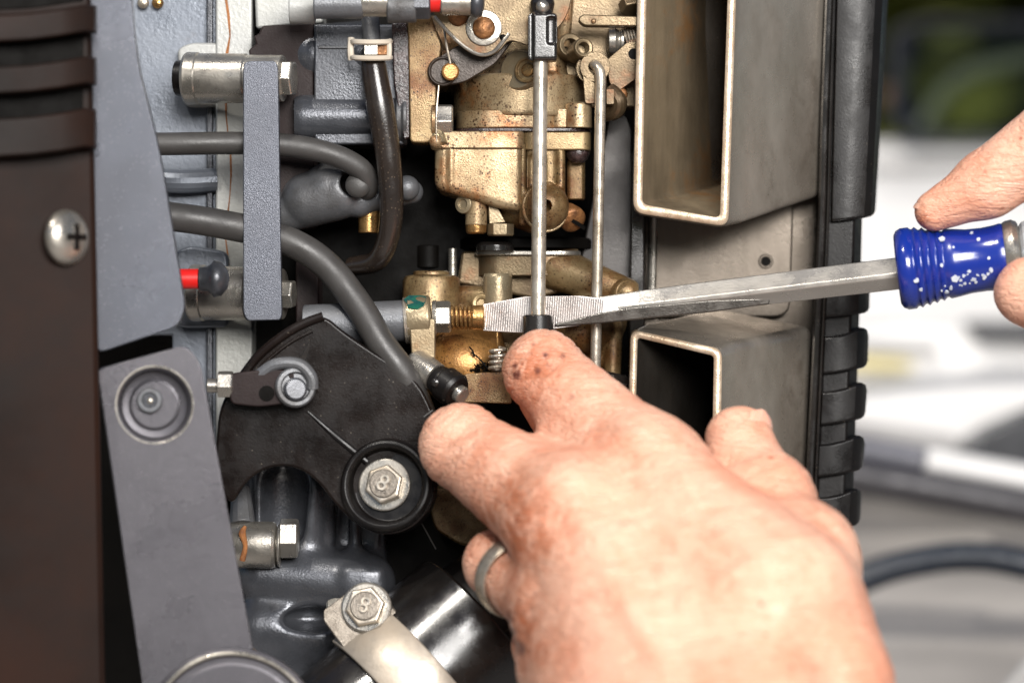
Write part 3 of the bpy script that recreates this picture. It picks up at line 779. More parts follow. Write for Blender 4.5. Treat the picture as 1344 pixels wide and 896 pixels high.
# flange on the left, its nut and the brass pin
mb = MB(); mb.prism(rounded([(535, 24), (566, 20), (580, 60), (573, 100), (572, 182), (560, 188), (538, 187)], 6), 14, 70); T.part('mounting_flange', mb, M['carb_gold'], 2.4)
mb = MB(); mb.hexa(W(571, 158, 30), RIGHT, 23, 24, 0.15); T.part('flange_nut', mb, M['silver'], 1.5)
mb = MB(); mb.lathe(W(567, 158, 30), RIGHT, [(0, 25), (5, 25)], 28); T.part('nut_washer', mb, M['carb'], 0.8)
mb = MB(); mb.tube([W(571, 170, 28), W(577, 192, 18)], 12, 14, 0); T.part('cast_rib', mb, M['carb_plain'], 1)
mb = MB(); mb.prism(rounded([(572, 78), (600, 60), (690, 30), (650, 84), (610, 108), (586, 112), (566, 104)], 8), 10, 26); T.part('throttle_web', mb, M['brown_cast'], 1.6)
mb = MB(); mb.lathe(W(581, 94, 8), FRONT, [(0, 19), (2, 20), (5, 18), (3, 15), (3, 1)], 30); T.part('shaft_disc', mb, M['brown_cast'], 0.8)
mb = MB(); mb.lathe(W(590, 95, 4), dirv(0.15, -1, 0), [(0, 10), (9, 12), (10, 11), (11, 9), (11, 1)], 24); T.part('brass_pin', mb, M['dome'], 1.2)
mb = MB(); mb.tube([W(583, 38, 4), W(586, 60, -4), W(591, 84, -6)], 1.6, 8, 4); T.part('return_wire', mb, M['bright'], 0)
mb = MB(); mb.tube([W(576, 112, 6), W(573, 150, 4), W(573, 186, 6)], 1.1, 6, 4); T.part('thin_wire', mb, M['bright'], 0)

# ---- throttle lever plate above
T = Thing('throttle_lever', 'tan throttle lever plate with rounded corner and domed bolt above the carburetor body', 'lever', W(640, 40, -15))
mb = MB(); mb.prism(rounded([(566, -40), (760, -40), (742, 30), (700, 62), (668, 52), (654, 70), (630, 76), (608, 60), (568, 24)], [2, 2, 20, 10, 8, 10, 20, 18, 18], 6), -18, -8)
T.part('plate', mb, M['linkage'], 1.6)
mb = MB(); mb.tube([W(570, 22, -18), W(590, 44, -20), W(610, 62, -20), W(630, 72, -20), W(648, 68, -20), W(662, 52, -20), W(668, 44, -19)], 2.6, 8, 5); T.part('rolled_edge', mb, M['silver'], 0)
mb = MB(); mb.lathe(W(635, 37, -18), FRONT, [(0, 22), (1, 24), (3, 23), (4, 18)], 34); b_ = T.part('washer', mb, M['silver'], 0.6)
mb = MB(); mb.lathe(W(635, 37, -21), FRONT, [(0, 15), (6, 14.5), (9, 12), (10, 1)], 30); T.part('domed_bolt', mb, M['copper'], 0, smooth=70)
mb = MB(); mb.ball(W(601, 22, -18), 13, (0, -1, 0), 0.6); T.part('rivet', mb, M['copper'], 0)
mb = MB(); mb.ball(W(660, 50, -14), 6, (0, -1, 0), 1); T.part('edge_hole', mb, M['shade_grime_black'], 0)

# ---- main upright link rod
T = Thing('long_link_rod', 'long steel link rod with black ball socket on top and black collar at the fingertip', 'link rod', W(707, 430, -30))
mb = MB(); mb.cyl(W(710, 40, -34), W(706, 432, -34), 9.3, 9.6, 30); T.part('shaft', mb, M['bright'], 0)
mb = MB(); mb.lathe(W(706, 413, -34), (0, 0, -1), [(0, 11), (0, 18), (1.5, 20), (26, 20.5), (28, 19), (28, 10)], 32); T.part('collar', mb, M['black_gloss'], 0.8)
def socket(X, Y, Z):
    P = (X, Y, Z)
    f = sd_box(P, tuple(W(712, 50, -34)), (19, 17, 31), 5)
    f = smin(f, sd_cone(P, W(712, 6, -34), W(712, 20, -34), 16, 13), 5)
    f = smax(f, -(sd_box(P, tuple(W(724, 40, -54)), (6, 9, 18), 4)), 2)
    f = smax(f, -(sd_box(P, tuple(W(697, 66, -52)), (3, 7, 60), 2)), 2)
    return f
sdf_object('ball_socket', socket, (15, -60, 355), (65, -10, 475), 1.3, M['black_gloss'], T.o, T.at, 1)
mb = MB(); mb.ball(W(712, 9, -46), 9, n=10); T.part('ball', mb, M['silver'], 0)

# ---- second rod, hooked into its clip
T = Thing('short_link_rod', 'thinner steel link rod hooked into the tan clip and running down behind the screwdriver', 'link rod', W(784, 490, 30))
mb = MB(); mb.tube([W(779, 86, 34), W(781, 86, 22), W(785, 90, 14), W(788, 100, 12), W(788, 130, 12), W(785, 300, 16), W(781, 500, 26)], 7.2, 16, 8); T.part('shaft', mb, M['bright'], 0)
T = Thing('rod_clip', 'tan plated clip with a round eye holding the hooked top of the shorter rod', 'clip', W(782, 130, 30))
def ring_prism(mb, x, y, r0, r1, d0, d1, seg=40, sx=1.0):
    f = lambda r, d: [W(x + math.cos(2*math.pi*i/seg) * r * sx, y + math.sin(2*math.pi*i/seg) * r, d) for i in range(seg)]
    return mb.loft([f(r1, d0), f(r1, d1), f(r0, d1), f(r0, d0)], ring=True)
mb = MB(); ring_prism(mb, 781, 88, 8.5, 20, 22, 34); T.part('eye', mb, M['linkage'], 1)
mb = MB(); ring_prism(mb, 777, 90, 10, 21, 36, 44); T.part('back_eye', mb, M['linkage'], 1)
mb = MB(); mb.prism(rounded([(765, 96), (774, 106), (788, 112), (788, 136), (768, 136)], 3), 22, 32); mb.prism(rounded([(796, 117), (806, 117), (806, 137), (796, 137)], 2), 6, 32); T.part('folded_tab', mb, M['linkage'], 1)

# ---- linkage bracket upper right
T = Thing('linkage_bracket', 'tan cast linkage bracket with tube stubs, bar and spring screw beside the upper duct', 'bracket', W(785, 140, 90))
mb = MB(); mb.prism(rounded([(733, -60), (860, -60), (860, 140), (740, 142), (733, 120)], 4), 88, 150); T.part('plate', mb, M['linkage'], 2.5)
mb = MB(); mb.tube([W(745, -20, 70), W(743, 20, 66), W(739, 60, 74)], 9, 14, 4); T.part('vent_pipe', mb, M['carb'], 0)
n = dirv(0.25, -0.95, 0.1)
for x, y, r, d in ((746, 62, 17, 70), (763, 65, 13.5, 34)):
    mb = MB(); mb.lathe(W(x, y, d), n, [(-30, r), (10, r), (13, r - 2), (12, r * 0.55), (-6, r * 0.5), (-6, 0.5)], 32); T.part('tube_stub', mb, M['linkage'] if r < 15 else M['linkage'], 0.6)
mb = MB(); mb.prism(rounded([(758, 26), (764, 19), (850, 22), (850, 35), (766, 34)], 6), 20, 46); T.part('cross_bar', mb, M['linkage'], 2)
mb = MB(); mb.ball(W(779, 28, 19), 3.5, (0, -1, 0), 0.8); T.part('bar_pin', mb, M['carb'], 0)
mb = MB(); mb.lathe(W(797, 54, 60), RIGHT, [(0, 10), (2, 17), (10, 18), (16, 14), (18, 17), (22, 17), (24, 12), (60, 12)], 30); T.part('adjuster_barrel', mb, M['silver'], 0.8)
mb = MB(); mb.coil(W(820, 50, 50), W(850, 44, 50), 12, 1.8, 8); T.part('adjuster_spring', mb, M['bright'], 0)
mb = MB(); mb.hexa(W(827, 2, 60), dirv(0.2, -0.5, -0.8), 17, 16, 0.4); T.part('hex_nut', mb, M['linkage'], 1.2)
mb = MB(); mb.prism(rounded([(795, 80), (848, 34), (860, 40), (860, 86), (812, 120), (800, 110)], 4), 40, 50); T.part('arm_plate', mb, M['linkage'], 1.2)
mb = MB(); mb.lathe(W(832, 71, 41), FRONT, [(0, 7.5), (1.6, 7.5)], 20); T.part('arm_hole', mb, M['shade_grime_black'], 0)
mb = MB(); mb.tube([W(800, 118, 46), W(812, 132, 40), W(808, 146, 46), W(792, 150, 60)], 11, 14, 5); T.part('lower_lever', mb, M['linkage'], 0)
mb = MB(); mb.ball(W(815, 124, 44), 9, (0, -1, 0), 0.6); T.part('rivet', mb, M['copper'], 0)

# ---- dark shield panel between the rods
mb = MB(); mb.prism(rounded([(800, 146), (822, 148), (830, 170), (828, 372), (756, 372), (790, 200)], 8), 150, 170)
single('shield_panel', 'slate grey curved shield panel between the short rod and the duct plate', 'panel', mb, M['shield'], 3)
mb = MB(); mb.prism([(829, 200), (846, 200), (846, 500), (824, 500)], 120, 150)
single('edge_seal', 'narrow black rubber seal strip left of the duct plate', 'seal', mb, M['black_gloss'], 3)

# ================================================================== exhaust ducts
def rrect(corners, d, r, n=5, ds=None):
    """rounded quad loop from 4 photo pixels at depth d (ds: depth of each corner)"""
    ds = ds or [d] * 4
    out = []
    P = [W(x, y, dd) for (x, y), dd in zip(corners, ds)]
    for i in range(4):
        p0, p, p1 = P[i-1], P[i], P[(i+1) % 4]
        A, B = p + (p0 - p).normalized() * r, p + (p1 - p).normalized() * r
        for k in range(n + 1):
            t = k / n; out.append(A * (1-t)**2 + p * 2*t*(1-t) + B * t*t)
    return out
def duct(name, label, front, fds, back, bds, inner_front, inner_back, r, inm='steel_in'):
    T = Thing(name, label, 'exhaust duct', W(*front[2], fds[2]))
    of, ob_ = rrect(front, 0, r, ds=fds), rrect(back, 0, r, ds=bds)
    jf = rrect(inner_front, 0, max(2, r - 8), ds=fds); jb = rrect(inner_back, 0, max(2, r - 8), ds=bds)
    cf = sum(of, Vector()) / len(of)
    mb = MB(); mb.loft([of, [a + (a - cf).normalized() * 2 + Vector((0, 5, 0)) for a in of], [a.lerp(b, 0.16) + (a - cf).normalized() * 4 for a, b in zip(of, ob_)], ob_], False, False); T.part('outer_wall', mb, M['steel_box'], 0, smooth=60)
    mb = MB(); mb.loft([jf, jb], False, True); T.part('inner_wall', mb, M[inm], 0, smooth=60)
    mb = MB()
    lip = [[(a.lerp(b, t)) + Vector((0, -h, 0)) for a, b in zip(of, jf)] for t, h in ((0, 0), (0.12, 2.2), (0.5, 3), (0.88, 2.2), (1, 0))]
    mb.loft(lip, False, False); T.part('cut_rim', mb, M['box_edge'], 0, smooth=80)
    return T
UD = duct('upper_duct', 'tall open rectangular steel exhaust duct with tan stained inside, upper of the two',
     [(838, -60), (968, -60), (956, 298), (831, 279)], [10, -14, -14, 10],
     [(960, -60), (1092, -60), (1074, 262), (952, 250)], [200, 150, 150, 200],
     [(850, -60), (957, -60), (945, 286), (843, 268)], [(955, -60), (1086, -60), (1066, 250), (950, 238)], 16)
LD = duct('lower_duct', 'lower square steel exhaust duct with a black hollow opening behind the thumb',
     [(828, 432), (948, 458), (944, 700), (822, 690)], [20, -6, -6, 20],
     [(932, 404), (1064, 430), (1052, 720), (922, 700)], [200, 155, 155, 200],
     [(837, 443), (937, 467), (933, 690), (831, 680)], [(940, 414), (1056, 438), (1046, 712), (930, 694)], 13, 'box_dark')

T = Thing('duct_plate', 'worn steel backing plate with pressed rounded rectangle and a small hole between the two ducts', 'plate', W(950, 440, 230))
mb = MB(); mb.prism([(846, -60), (1090, -60), (1082, 300), (1058, 760), (846, 760)], 222, 240); T.part('sheet', mb, M['plate_steel'], 2)
mb = MB(); mb.prism(rounded([(852, 180), (1041, 180), (1041, 296), (1037, 416), (850, 416)], [4, 4, 26, 22, 4], 6), 206, 224); T.part('pressed_panel', mb, M['plate_steel'], 5, bseg=4)
mb = MB(); mb.tube([W(857, 285, 205), W(856, 350, 205), W(854, 416, 205)], 6.5, 12, 3); T.part('rolled_edge', mb, M['silver'], 0)
mb = MB(); mb.torus(W(1005, 343, 205), FRONT, 8, 2.2, 30); T.part('hole_rim', mb, M['plate_steel'], 0)
mb = MB(); mb.lathe(W(1005, 343, 205.5), FRONT, [(0, 7), (1, 7)], 24); T.part('hole', mb, M['shade_grime_black'], 0)

# ---- black ribbed rubber edge
T = Thing('ribbed_seal', 'thick black rubber edge moulding with stacked ribs to the right of the ducts', 'rubber moulding', W(1110, 690, 200))
mb = MB(); mb.loft([[W(1082, -60, 165), W(1096, -60, 140), W(1132, -60, 136), W(1140, -60, 160), W(1140, -60, 330), W(1082, -60, 330)],
                    [W(1070, 340, 165), W(1084, 340, 140), W(1120, 340, 136), W(1130, 340, 160), W(1130, 340, 330), W(1070, 340, 330)],
                    [W(1058, 700, 165), W(1070, 700, 140), W(1106, 700, 136), W(1118, 700, 160), W(1118, 700, 330), W(1058, 700, 330)]])
T.part('core', mb, M['black'], 4, bseg=3)
mb = MB(); mb.tube([W(1090, -60, 134), W(1082, 150, 134), W(1078, 300, 134), W(1066, 560, 134), W(1059, 700, 134)], 5.5, 12, 5); T.part('lip', mb, M['black_gloss'], 0)
mb = MB(); mb.tube([W(1097, -60, 132), W(1090, 150, 132), W(1086, 300, 132), W(1074, 560, 132), W(1067, 700, 132)], 2.0, 8, 5); T.part('lip_bead', mb, M['black_gloss'], 0)
def rib(xl0, xr0, y0, xl1, xr1, y1, slope, r, nm):
    # block wrapping round the front and the right side
    lp = []
    for x, dd, dy, dz in ((0.0, 131, 0, 0), (0.25, 128, -.1, -.1), (0.5, 128, -.3, -.25), (0.75, 133, -.62, -.45), (0.9, 143, -.75, -.6), (0.97, 158, -.6, -.8), (1.0, 180, -.2, -1.1), (1.0, 300, -.2, -1.1)):
        xa = xl0 + (xr0 - xl0) * x; xb = xl1 + (xr1 - xl1) * x
        ya, yb = y0 + slope * dy, y1 + slope * dz
        lp.append([W(xa, ya + r * .3, dd + 2), W(xa, ya + r, dd - 1), W(xb, yb - r, dd - 1), W(xb, yb - r * .3, dd + 2), W(xb - 8, yb, dd + 40), W(xa - 8, ya, dd + 40)])
    mb = MB(); mb.loft(lp); T.part(nm, mb, M['black'], 3.0, bseg=3)
rib(1100, 1169, -60, 1091, 1149, 294, 14, 5, 'top_block')
rib(1086, 1142, 352, 1083, 1141, 419, 12, 4, 'rib')
rib(1082, 1140, 441, 1080, 1139, 493, 16, 4, 'rib')
rib(1079, 1138, 513, 1077, 1136, 560, 16, 4, 'rib')
rib(1075, 1135, 582, 1073, 1133, 628, 16, 4, 'rib')
rib(1072, 1131, 652, 1070, 1129, 700, 16, 4, 'rib')
rib(1069, 1129, 722, 1067, 1127, 790, 16, 4, 'rib')

# ================================================================== screwdriver
T = Thing('screwdriver', 'flat blade screwdriver with scuffed blue ribbed handle, its tip behind the long rod', 'screwdriver', W(900, 390, -10))
tipP = W(632, 417, 4); A1 = W(905, 392, -8); B1 = W(1186, 358, -52)
axd = (B1 - A1).normalized()
up_ = (UP - axd * UP.dot(axd)).normalized(); fw = axd.cross(up_).normalized()     # fw points away or towards the camera
if fw.y > 0: fw = -fw
def sq_loop(p, hu, hf, rot=0.0, ch=0.28):
    """chamfered square section turned by rot so that an edge faces the camera"""
    pts = []
    for a in range(4):
        for s_ in (-1, 1):
            an = rot + math.pi / 2 * a + s_ * ch
            pts.append(p + up_ * math.sin(an) * hu + fw * math.cos(an) * hf)
    return pts
mb = MB()
mb.loft([sq_loop(W(770, 408, 2), 16, 9, -0.12, .14), sq_loop(W(840, 400, -4), 18.5, 16, -0.12, .14), sq_loop(A1, 19.5, 20, -0.12, .14), sq_loop(B1 + axd * 30, 21, 22, -0.12, .14)])
T.part('shank', mb, M['blade'], 1.2)
# blade: flattened, widening a little, ground face towards the camera
def bl(x, yt, yb, d, th):
    return [W(x, yt, d - th), W(x, yb, d - th - 0.5), W(x, yb, d + th), W(x, yt, d + th)]
mb = MB(); mb.loft([bl(634, 399, 434, 2, 3), bl(690, 389, 437, 0, 4.5), bl(760, 388, 427, -4, 8), bl(796, 392, 417, -6, 8.5), bl(826, 398, 410, -5, 9)])
T.part('blade', mb, M['blade_tip'], 0.8)
# fine ridges ground into the tip
mb = MB()
for i in range(52):
    x = 637 + i * 3.0
    t = (x - 634) / 56
    yt = 399 - 10 * min(1, t) - max(0, (x - 690)) * 0.03
    yb = 434 + 3 * min(1, t) - max(0, x - 690) * 0.155
    th = 3 + 1.5 * min(1, t) + max(0, (x - 690)) * 0.055
    d = 2 - 2 * min(1, t) - max(0, x - 690) * 0.057
    if x > 745: yt += (x - 745) * 0.12
    mb.cyl(W(x + 1.5, yt + 1.5, d - th + 0.3), W(x - 1.5, yb - 1.5, d - th - 0.1), 1.0, seg=5)
rg = T.part('tip_ridges', mb, M['blade_tip'], 0); rg['kind'] = 'stuff'
mb = MB(); mb.loft([[W(728, 425, -13), W(728, 429, -13), W(728, 429, 3), W(728, 425, 3)], [W(790, 410, -22), W(790, 424, -20), W(790, 424, 0), W(790, 410, 0)],
                    [W(830, 403, -28), W(830, 420, -26), W(830, 420, 0), W(830, 403, 0)], [W(930, 394, -32), W(930, 410, -30), W(930, 410, -4), W(930, 394, -4)],
                    [W(1010, 391, -34), W(1010, 399, -32), W(1010, 399, -20), W(1010, 391, -20)]])
T.part('ground_face', mb, M['blade_dark'], 2)
# handle
H0 = W(1178, 354, -50)
hd = dirv(1, -0.16, 0.118)
prof = [(0, 26), (0, 45), (3, 50), (9, 53)]
for i in range(5):
    t = 22 + i * 9.5; r = 53.5 - i * 1.8
    prof += [(t - 3, r - 0.5), (t, r - 3.4), (t + 2, r - 3.4), (t + 5, r - 1)]
prof += [(76, 44), (92, 41.5), (112, 41), (128, 42.5), (136, 44), (139, 43), (140, 40)]
mb = MB(); mb.lathe(H0, hd, prof, 64); hdl = T.part('handle', mb, M['blue'], 0, smooth=50)
mb = MB(); mb.lathe(H0 + hd * 139, hd, [(0, 44), (4, 46), (12, 47), (18, 44), (20, 40)], 48); T.part('chrome_ring', mb, M['silver'], 0.5)
clear = bpy.data.materials.new('clear_plastic'); clear.use_nodes = True
pb = clear.node_tree.nodes["Principled BSDF"]; pb.inputs["Base Color"].default_value = (0.85, 0.88, 0.9, 1); pb.inputs["Roughness"].default_value = 0.12
pb.inputs["Transmission Weight"].default_value = 0.7; pb.inputs["IOR"].default_value = 1.45
mb = MB(); mb.lathe(H0 + hd * 158, hd, [(0, 38), (6, 44), (30, 50), (120, 56), (300, 56), (345, 50), (360, 36), (362, 2)], 10); T.part('clear_grip', mb, clear, 4)
# scuffs on the blue plastic, thin raised flakes that follow its surface
random.seed(12)
def on_handle(t, ang, lift=0.5):
    r = np.interp(t, [0, 9, 22, 60, 76, 92, 128, 140], [45, 53, 53, 47, 44, 41.5, 42.5, 43])
    u = hd.cross(UP).normalized()
    if u.y > 0: u = -u
    w = u.cross(hd).normalized()
    if w.z < 0: w = -w
    nn = u * math.cos(ang) + w * math.sin(ang)
    return H0 + hd * t + nn * (r + lift), nn
mb = MB()
spots = [(62, 0.75, 5.5), (75, 0.45, 2), (100, 1.0, 3), (108, 0.65, 3), (118, 0.0, 2.5), (58, -0.05, 3), (24, -0.35, 4), (28, -0.62, 3), (72, -0.5, 6), (66, -0.75, 3), (60, -0.9, 3)]
for k in range(18): spots.append((random.gauss(94, 10), random.gauss(-0.62, 0.15), random.uniform(1.2, 3.6)))
for k in range(7): spots.append((random.gauss(72, 10), random.gauss(-0.8, 0.12), random.uniform(1, 2.6)))
for t, a, r in spots:
    p, nn = on_handle(t, a)
    uu = nn.orthogonal().normalized(); ww = nn.cross(uu); m_ = random.randint(5, 8)
    lo = [p + (uu * math.cos(6.283*i/m_) + ww * math.sin(6.283*i/m_)) * r * random.uniform(0.55, 1.1) for i in range(m_)]
    mb.loft([[q - nn * 2 for q in lo], lo])
sc_ = T.part('scuff_marks', mb, M['worn_white'], 0, parent=hdl); sc_['kind'] = 'stuff'

# ================================================================== middle: castings below the carburetor
T = Thing('crankcase_top', 'stained golden crankcase casting with round drum, bosses and dome under the screwdriver tip', 'engine casting', W(660, 500, 120))
mb = MB(); mb.lathe(W(566, 414, 96), UP, [(-20, 38), (0, 38.5), (46, 38.5), (52, 36), (54, 31), (53, 26), (53, 2)], 44); T.part('drum', mb, M['carb_gold'], 1)
mb = MB(); mb.lathe(W(566, 360, 96), UP, [(-1, 25), (3, 24.5), (4.5, 22), (4.5, 1)], 40); T.part('drum_cap', mb, M['carb_gold'], 0.6)
mb = MB(); mb.lathe(W(653, 408, 70), UP, [(0, 20), (46, 19.5), (50, 17), (51, 1)], 32); T.part('round_boss', mb, M['carb_plain'], 1)
def case(X, Y, Z):
    P = (X, Y, Z)
    f = sd_box(P, tuple(W(690, 440, 160)), (125, 70, 46), 16)
    f = smin(f, sd_cone(P, W(730, 352, 120), W(822, 384, 84), 30, 20), 14)
    f = smin(f, sd_cone(P, W(600, 390, 110), W(640, 390, 90), 16, 15), 6)
    f = smin(f, sd_cone(P, W(760, 430, 70), W(790, 420, 120), 38, 34), 14)
    f = smin(f, sd_cone(P, W(766, 440, 90), W(766, 560, 90), 20, 20), 10)
    f = smin(f, sd_cone(P, W(806, 430, 90), W(800, 560, 90), 12, 12), 5)
    return f
sdf_object('case', case, (-135, 5, -115), (170, 235, 115), 2.8, M['carb_gold'], T.o, T.at, 2)
sdf_object('dome', lambda X, Y, Z: smin(sd_ell((X, Y, Z), tuple(W(608, 480, 76)), (62, 58, 54)), sd_box((X, Y, Z), tuple(W(610, 440, 110)), (50, 40, 24), 10), 14), (-150, -10, -110), (20, 170, 60), 2.4, M['dome'], T.o, T.at, 2)
mb = MB(); mb.lathe(W(822, 385, 70), dirv(0.45, -0.88, -0.05), [(-14, 20), (0, 19), (3, 17), (3, 11), (-10, 10), (-10, 1)], 32); T.part('tube_end', mb, M['carb_gold'], 0.8)
mb = MB(); mb.lathe(W(632, 398, 62), dirv(-.1, -1, 0.1), [(-6, 13), (2, 13), (4, 11), (3, 7), (0, 6), (0, 1)], 26); T.part('port_ring', mb, M['carb_gold'], 0.6)
T.at = T.at
mb = MB(); mb.prism([(600, 372), (606, 330), (760, 326), (760, 378), (700, 392)], 118, 200); T.part('rear_casting', mb, M['linkage'], 4)
mb = MB(); mb.rbox(W(692, 350, 160), (66, 0, 0), (0, 66, 0), (0, 0, 14), 26, 6); T.part('cover_body', mb, M['linkage'], 2)
mb = MB(); mb.rbox(W(692, 334, 160), (72, 0, 0), (0, 72, 0), (0, 0, 3.5), 28, 6); T.part('cover_rim', mb, M['silver'], 2)
mb = MB(); mb.lathe(W(650, 322, 84), UP, [(-8, 26), (0, 26), (4, 22), (6, 12), (7, 1)], 36); T.part('black_grommet', mb, M['black_gloss'], 1)
mb = MB(); mb.lathe(W(690, 322, 190), UP, [(-6, 98), (6, 98), (9, 94), (9, 1)], 48); T.part('black_cover', mb, M['shade_grime_black'], 1)
for x in (594, 616): 
    mb = MB(); mb.cyl(W(x, 392, 130), W(x, 326 if x < 600 else 332, 130), 6, seg=18); T.part('stud', mb, M['silver'], 0.6)
mb = MB(); mb.cyl(W(562, 352, 160), W(562, 322, 160), 18); T.part('rear_boss', mb, M['shade_grime_black'], 2)
mb = MB(); mb.box(W(770, 500, 40), (26, 0, -8), (3, 12, 3), (1, 0, 5)); mb.tube([W(756, 484, 36), W(790, 492, 30), W(822, 500, 50)], 7, 12, 4); T.part('seal_scrap', mb, M['black_gloss'], 1)
# grime: little crumbs of black debris on the dome
random.seed(5); mb = MB()
for i in range(90):
    x = random.gauss(628, 10); y = random.gauss(484, 4)
    p = W(x, y, 22 + abs(x - 628) * 0.1 + random.uniform(-3, 3)); dd = dirv(random.uniform(-1, 1), random.uniform(-1, 0.2), random.uniform(-0.6, 1))
    mb.tube([p, p + dd * random.uniform(2, 9)], random.uniform(0.5, 1.4), 5, 0)
for k, (a, b2) in enumerate((((619, 462), (640, 484)), ((616, 455), (622, 468)))):
    mb.tube([W(*a, 14), W((a[0]+b2[0])/2+2, (a[1]+b2[1])/2, 16), W(*b2, 16)], 1.1, 6, 3)
g_ = T.part('black_debris', mb, M['shade_grime_black'], 0); g_['kind'] = 'stuff'

# ---- grey pipe with bracket, nut and brass jet
T = Thing('pivot_pipe', 'grey pipe in a tan bracket with green paint mark, hex nut and sprung brass tip', 'pipe fitting', W(540, 460, 0))
mb = MB(); mb.cyl(W(400, 428, 10), W(545, 420, 2), 28, 27, 40); T.part('pipe', mb, M['mid_cast'], 1.5)
mb = MB(); mb.lathe(W(533, 420, 2), dirv(1, 0, 0.05), [(0, 26), (0, 30), (3, 31), (30, 31), (33, 29)], 40)
mb.prism(rounded([(537, 420), (571, 418), (571, 474), (560, 486), (541, 480)], 5), -26, 26)
bk = T.part('bracket', mb, M['carb_plain'], 2)
mb = MB(); mb.coil(W(531, 421, 2), W(538, 420.6, 2), 29.5, 1.5, 3); T.part('wire_wrap', mb, M['bright'], 0)
mb = MB()
lo = []
for i in range(14):
    a = 2 * math.pi * i / 14; lo.append((546 + 15 * math.cos(a) * random.uniform(0.8, 1.1), 0.55 * math.sin(a) * random.uniform(0.8, 1.1)))
def onp(x, t, r): 
    c = W(x, 419.5, 2); return (c.x, c.y - math.cos(t + 0.95) * r, c.z + math.sin(t + 0.95) * r)
mb.loft([[onp(x, t, 30) for x, t in lo], [onp(x, t, 32.3) for x, t in lo]]); T.part('green_mark', mb, M['green'], 0, parent=bk)
mb = MB(); mb.lathe(W(567, 417, 0), RIGHT, [(0, 22), (5, 24), (6, 22)], 30); T.part('washer', mb, M['silver'], 0.6)
mb = MB(); mb.hexa(W(571, 416, 0), dirv(1, 0, 0.02), 21.5, 21, 0.45); T.part('hex_nut', mb, M['silver'], 1.4)
mb = MB(); mb.cyl(W(588, 416, 0), W(624, 416.5, 0), 10.5); T.part('threaded_stem', mb, M['copper'], 0.5)
mb = MB(); mb.coil(W(592, 416, 0), W(620, 416.5, 0), 14, 2.3, 5); T.part('coil_spring', mb, M['brass'], 0)
mb = MB(); mb.lathe(W(618, 416.5, 0), RIGHT, [(0, 14), (3, 16), (16, 16.5), (18, 14)], 28); T.part('brass_tip', mb, M['brass'], 0.8)

T = Thing('throttle_spring', 'short upright steel spring beside the index finger', 'spring', W(652, 488, 0))
mb = MB(); mb.coil(W(652, 486, 2), W(653, 456, 2), 9.5, 2.5, 4.2); T.part('coil', mb, M['bright'], 0)
mb = MB(); mb.tube([W(653, 462, 2), W(653, 452, -2), W(652, 436, -2)], 1.6, 8, 3); T.part('wire_end', mb, M['brass'], 0)
mb = MB(); mb.prism(rounded([(590, 502), (612, 490), (672, 486), (672, 530), (600, 528)], 4), 6, 60)
single('metal_ledge', 'flat brown metal ledge under the small spring', 'bracket', mb, M['carb_gold'], 2)
mb = MB(); mb.prism(rounded([(556, 640), (700, 640), (700, 716), (604, 716), (570, 694)], 10), 90, 200)
single('lower_case', 'dull tan crankcase side seen below the cam hub', 'engine casting', mb, M['carb_gold'], 4)
# ---- link pin with rubber collar
T = Thing('link_pin', 'silver pin with black rubber collar and polished stud end pointing at the middle finger', 'link pin', W(575, 500, -40))
a = W(548, 478, -24); b_ = W(609, 521, -70); ax = (b_ - a); ln = ax.length
mb = MB(); mb.lathe(a, ax, [(-12, 12), (-6, 18), (0, 20), (34, 19), (36, 14)], 30); T.part('pin', mb, M['silver'], 0.6)
mb = MB(); mb.lathe(a + ax.normalized() * 34, ax, [(0, 14), (2, 18), (12, 20), (14, 19.5), (17, 23.5), (36, 23.5), (41, 20), (43, 12)], 36); cl_ = T.part('collar', mb, M['black'], 1)
mb = MB(); mb.lathe(a + ax.normalized() * 68, ax, [(0, 12), (16, 12), (18, 10), (18, 1)], 28); T.part('stud', mb, M['silver'], 0.6)
mb = MB(); mb.ball(W(572, 502, -72), 6, (0, -1, 0), 0.5); T.part('collar_dimple', mb, M['black_gloss'], 0)

# ================================================================== black cam plate
T = Thing('cam_plate', 'black moulded cam plate with raised rim and a bolted hub marked 8', 'cam plate', W(480, 620, -60))
ol = [(282, 596), (288, 530), (318, 486), (345, 452), (385, 426), (424, 412), (452, 436), (500, 468), (548, 498), (572, 548), (578, 600), (570, 660), (520, 700), (470, 692), (440, 662), (416, 630), (388, 612), (352, 612), (322, 632), (304, 664), (286, 640)]
mb = MB(); mb.prism(rounded(ol, 26, 5), -62, -34); T.part('plate', mb, M['cam_black'], 4, bseg=3)
mb = MB(); mb.tube([W(318, 494, -64), W(340, 466, -64), (W(372, 440, -64)), W(400, 424, -64), W(424, 415, -64)], 6, 12, 6); T.part('rim', mb, M['cam_black'], 0)
mb = MB(); mb.tube([W(327, 500, -63), W(350, 474, -63), W(380, 450, -63), W(410, 434, -63)], 2.5, 10, 6); T.part('inner_bead', mb, M['cam_black'], 0)
mb = MB(); mb.tube([W(404, 540, -60), W(440, 572, -61), W(482, 606, -62)], 4.5, 12, 5, radii=[2.5, 4.5, 5]); T.part('raised_spine', mb, M['black'], 0)
mb = MB(); mb.loft([[W(384, 482, -62), W(388, 484, -62), W(386, 480, -62)], [W(396, 466, -62), W(402, 470, -62), W(398, 464, -72)], [W(404, 450, -62), W(408, 451, -62), W(406, 449, -66)]]); T.part('pointer_fin', mb, M['cable'], 0.5)
mb = MB(); mb.tube([W(556, 547, -63), W(568, 538, -63)], 1.2, 6, 0); T.part('scratch_mark', mb, M['cable'], 0)
n = dirv(-0.16, -0.97, 0.16); c = W(515, 641, -44)
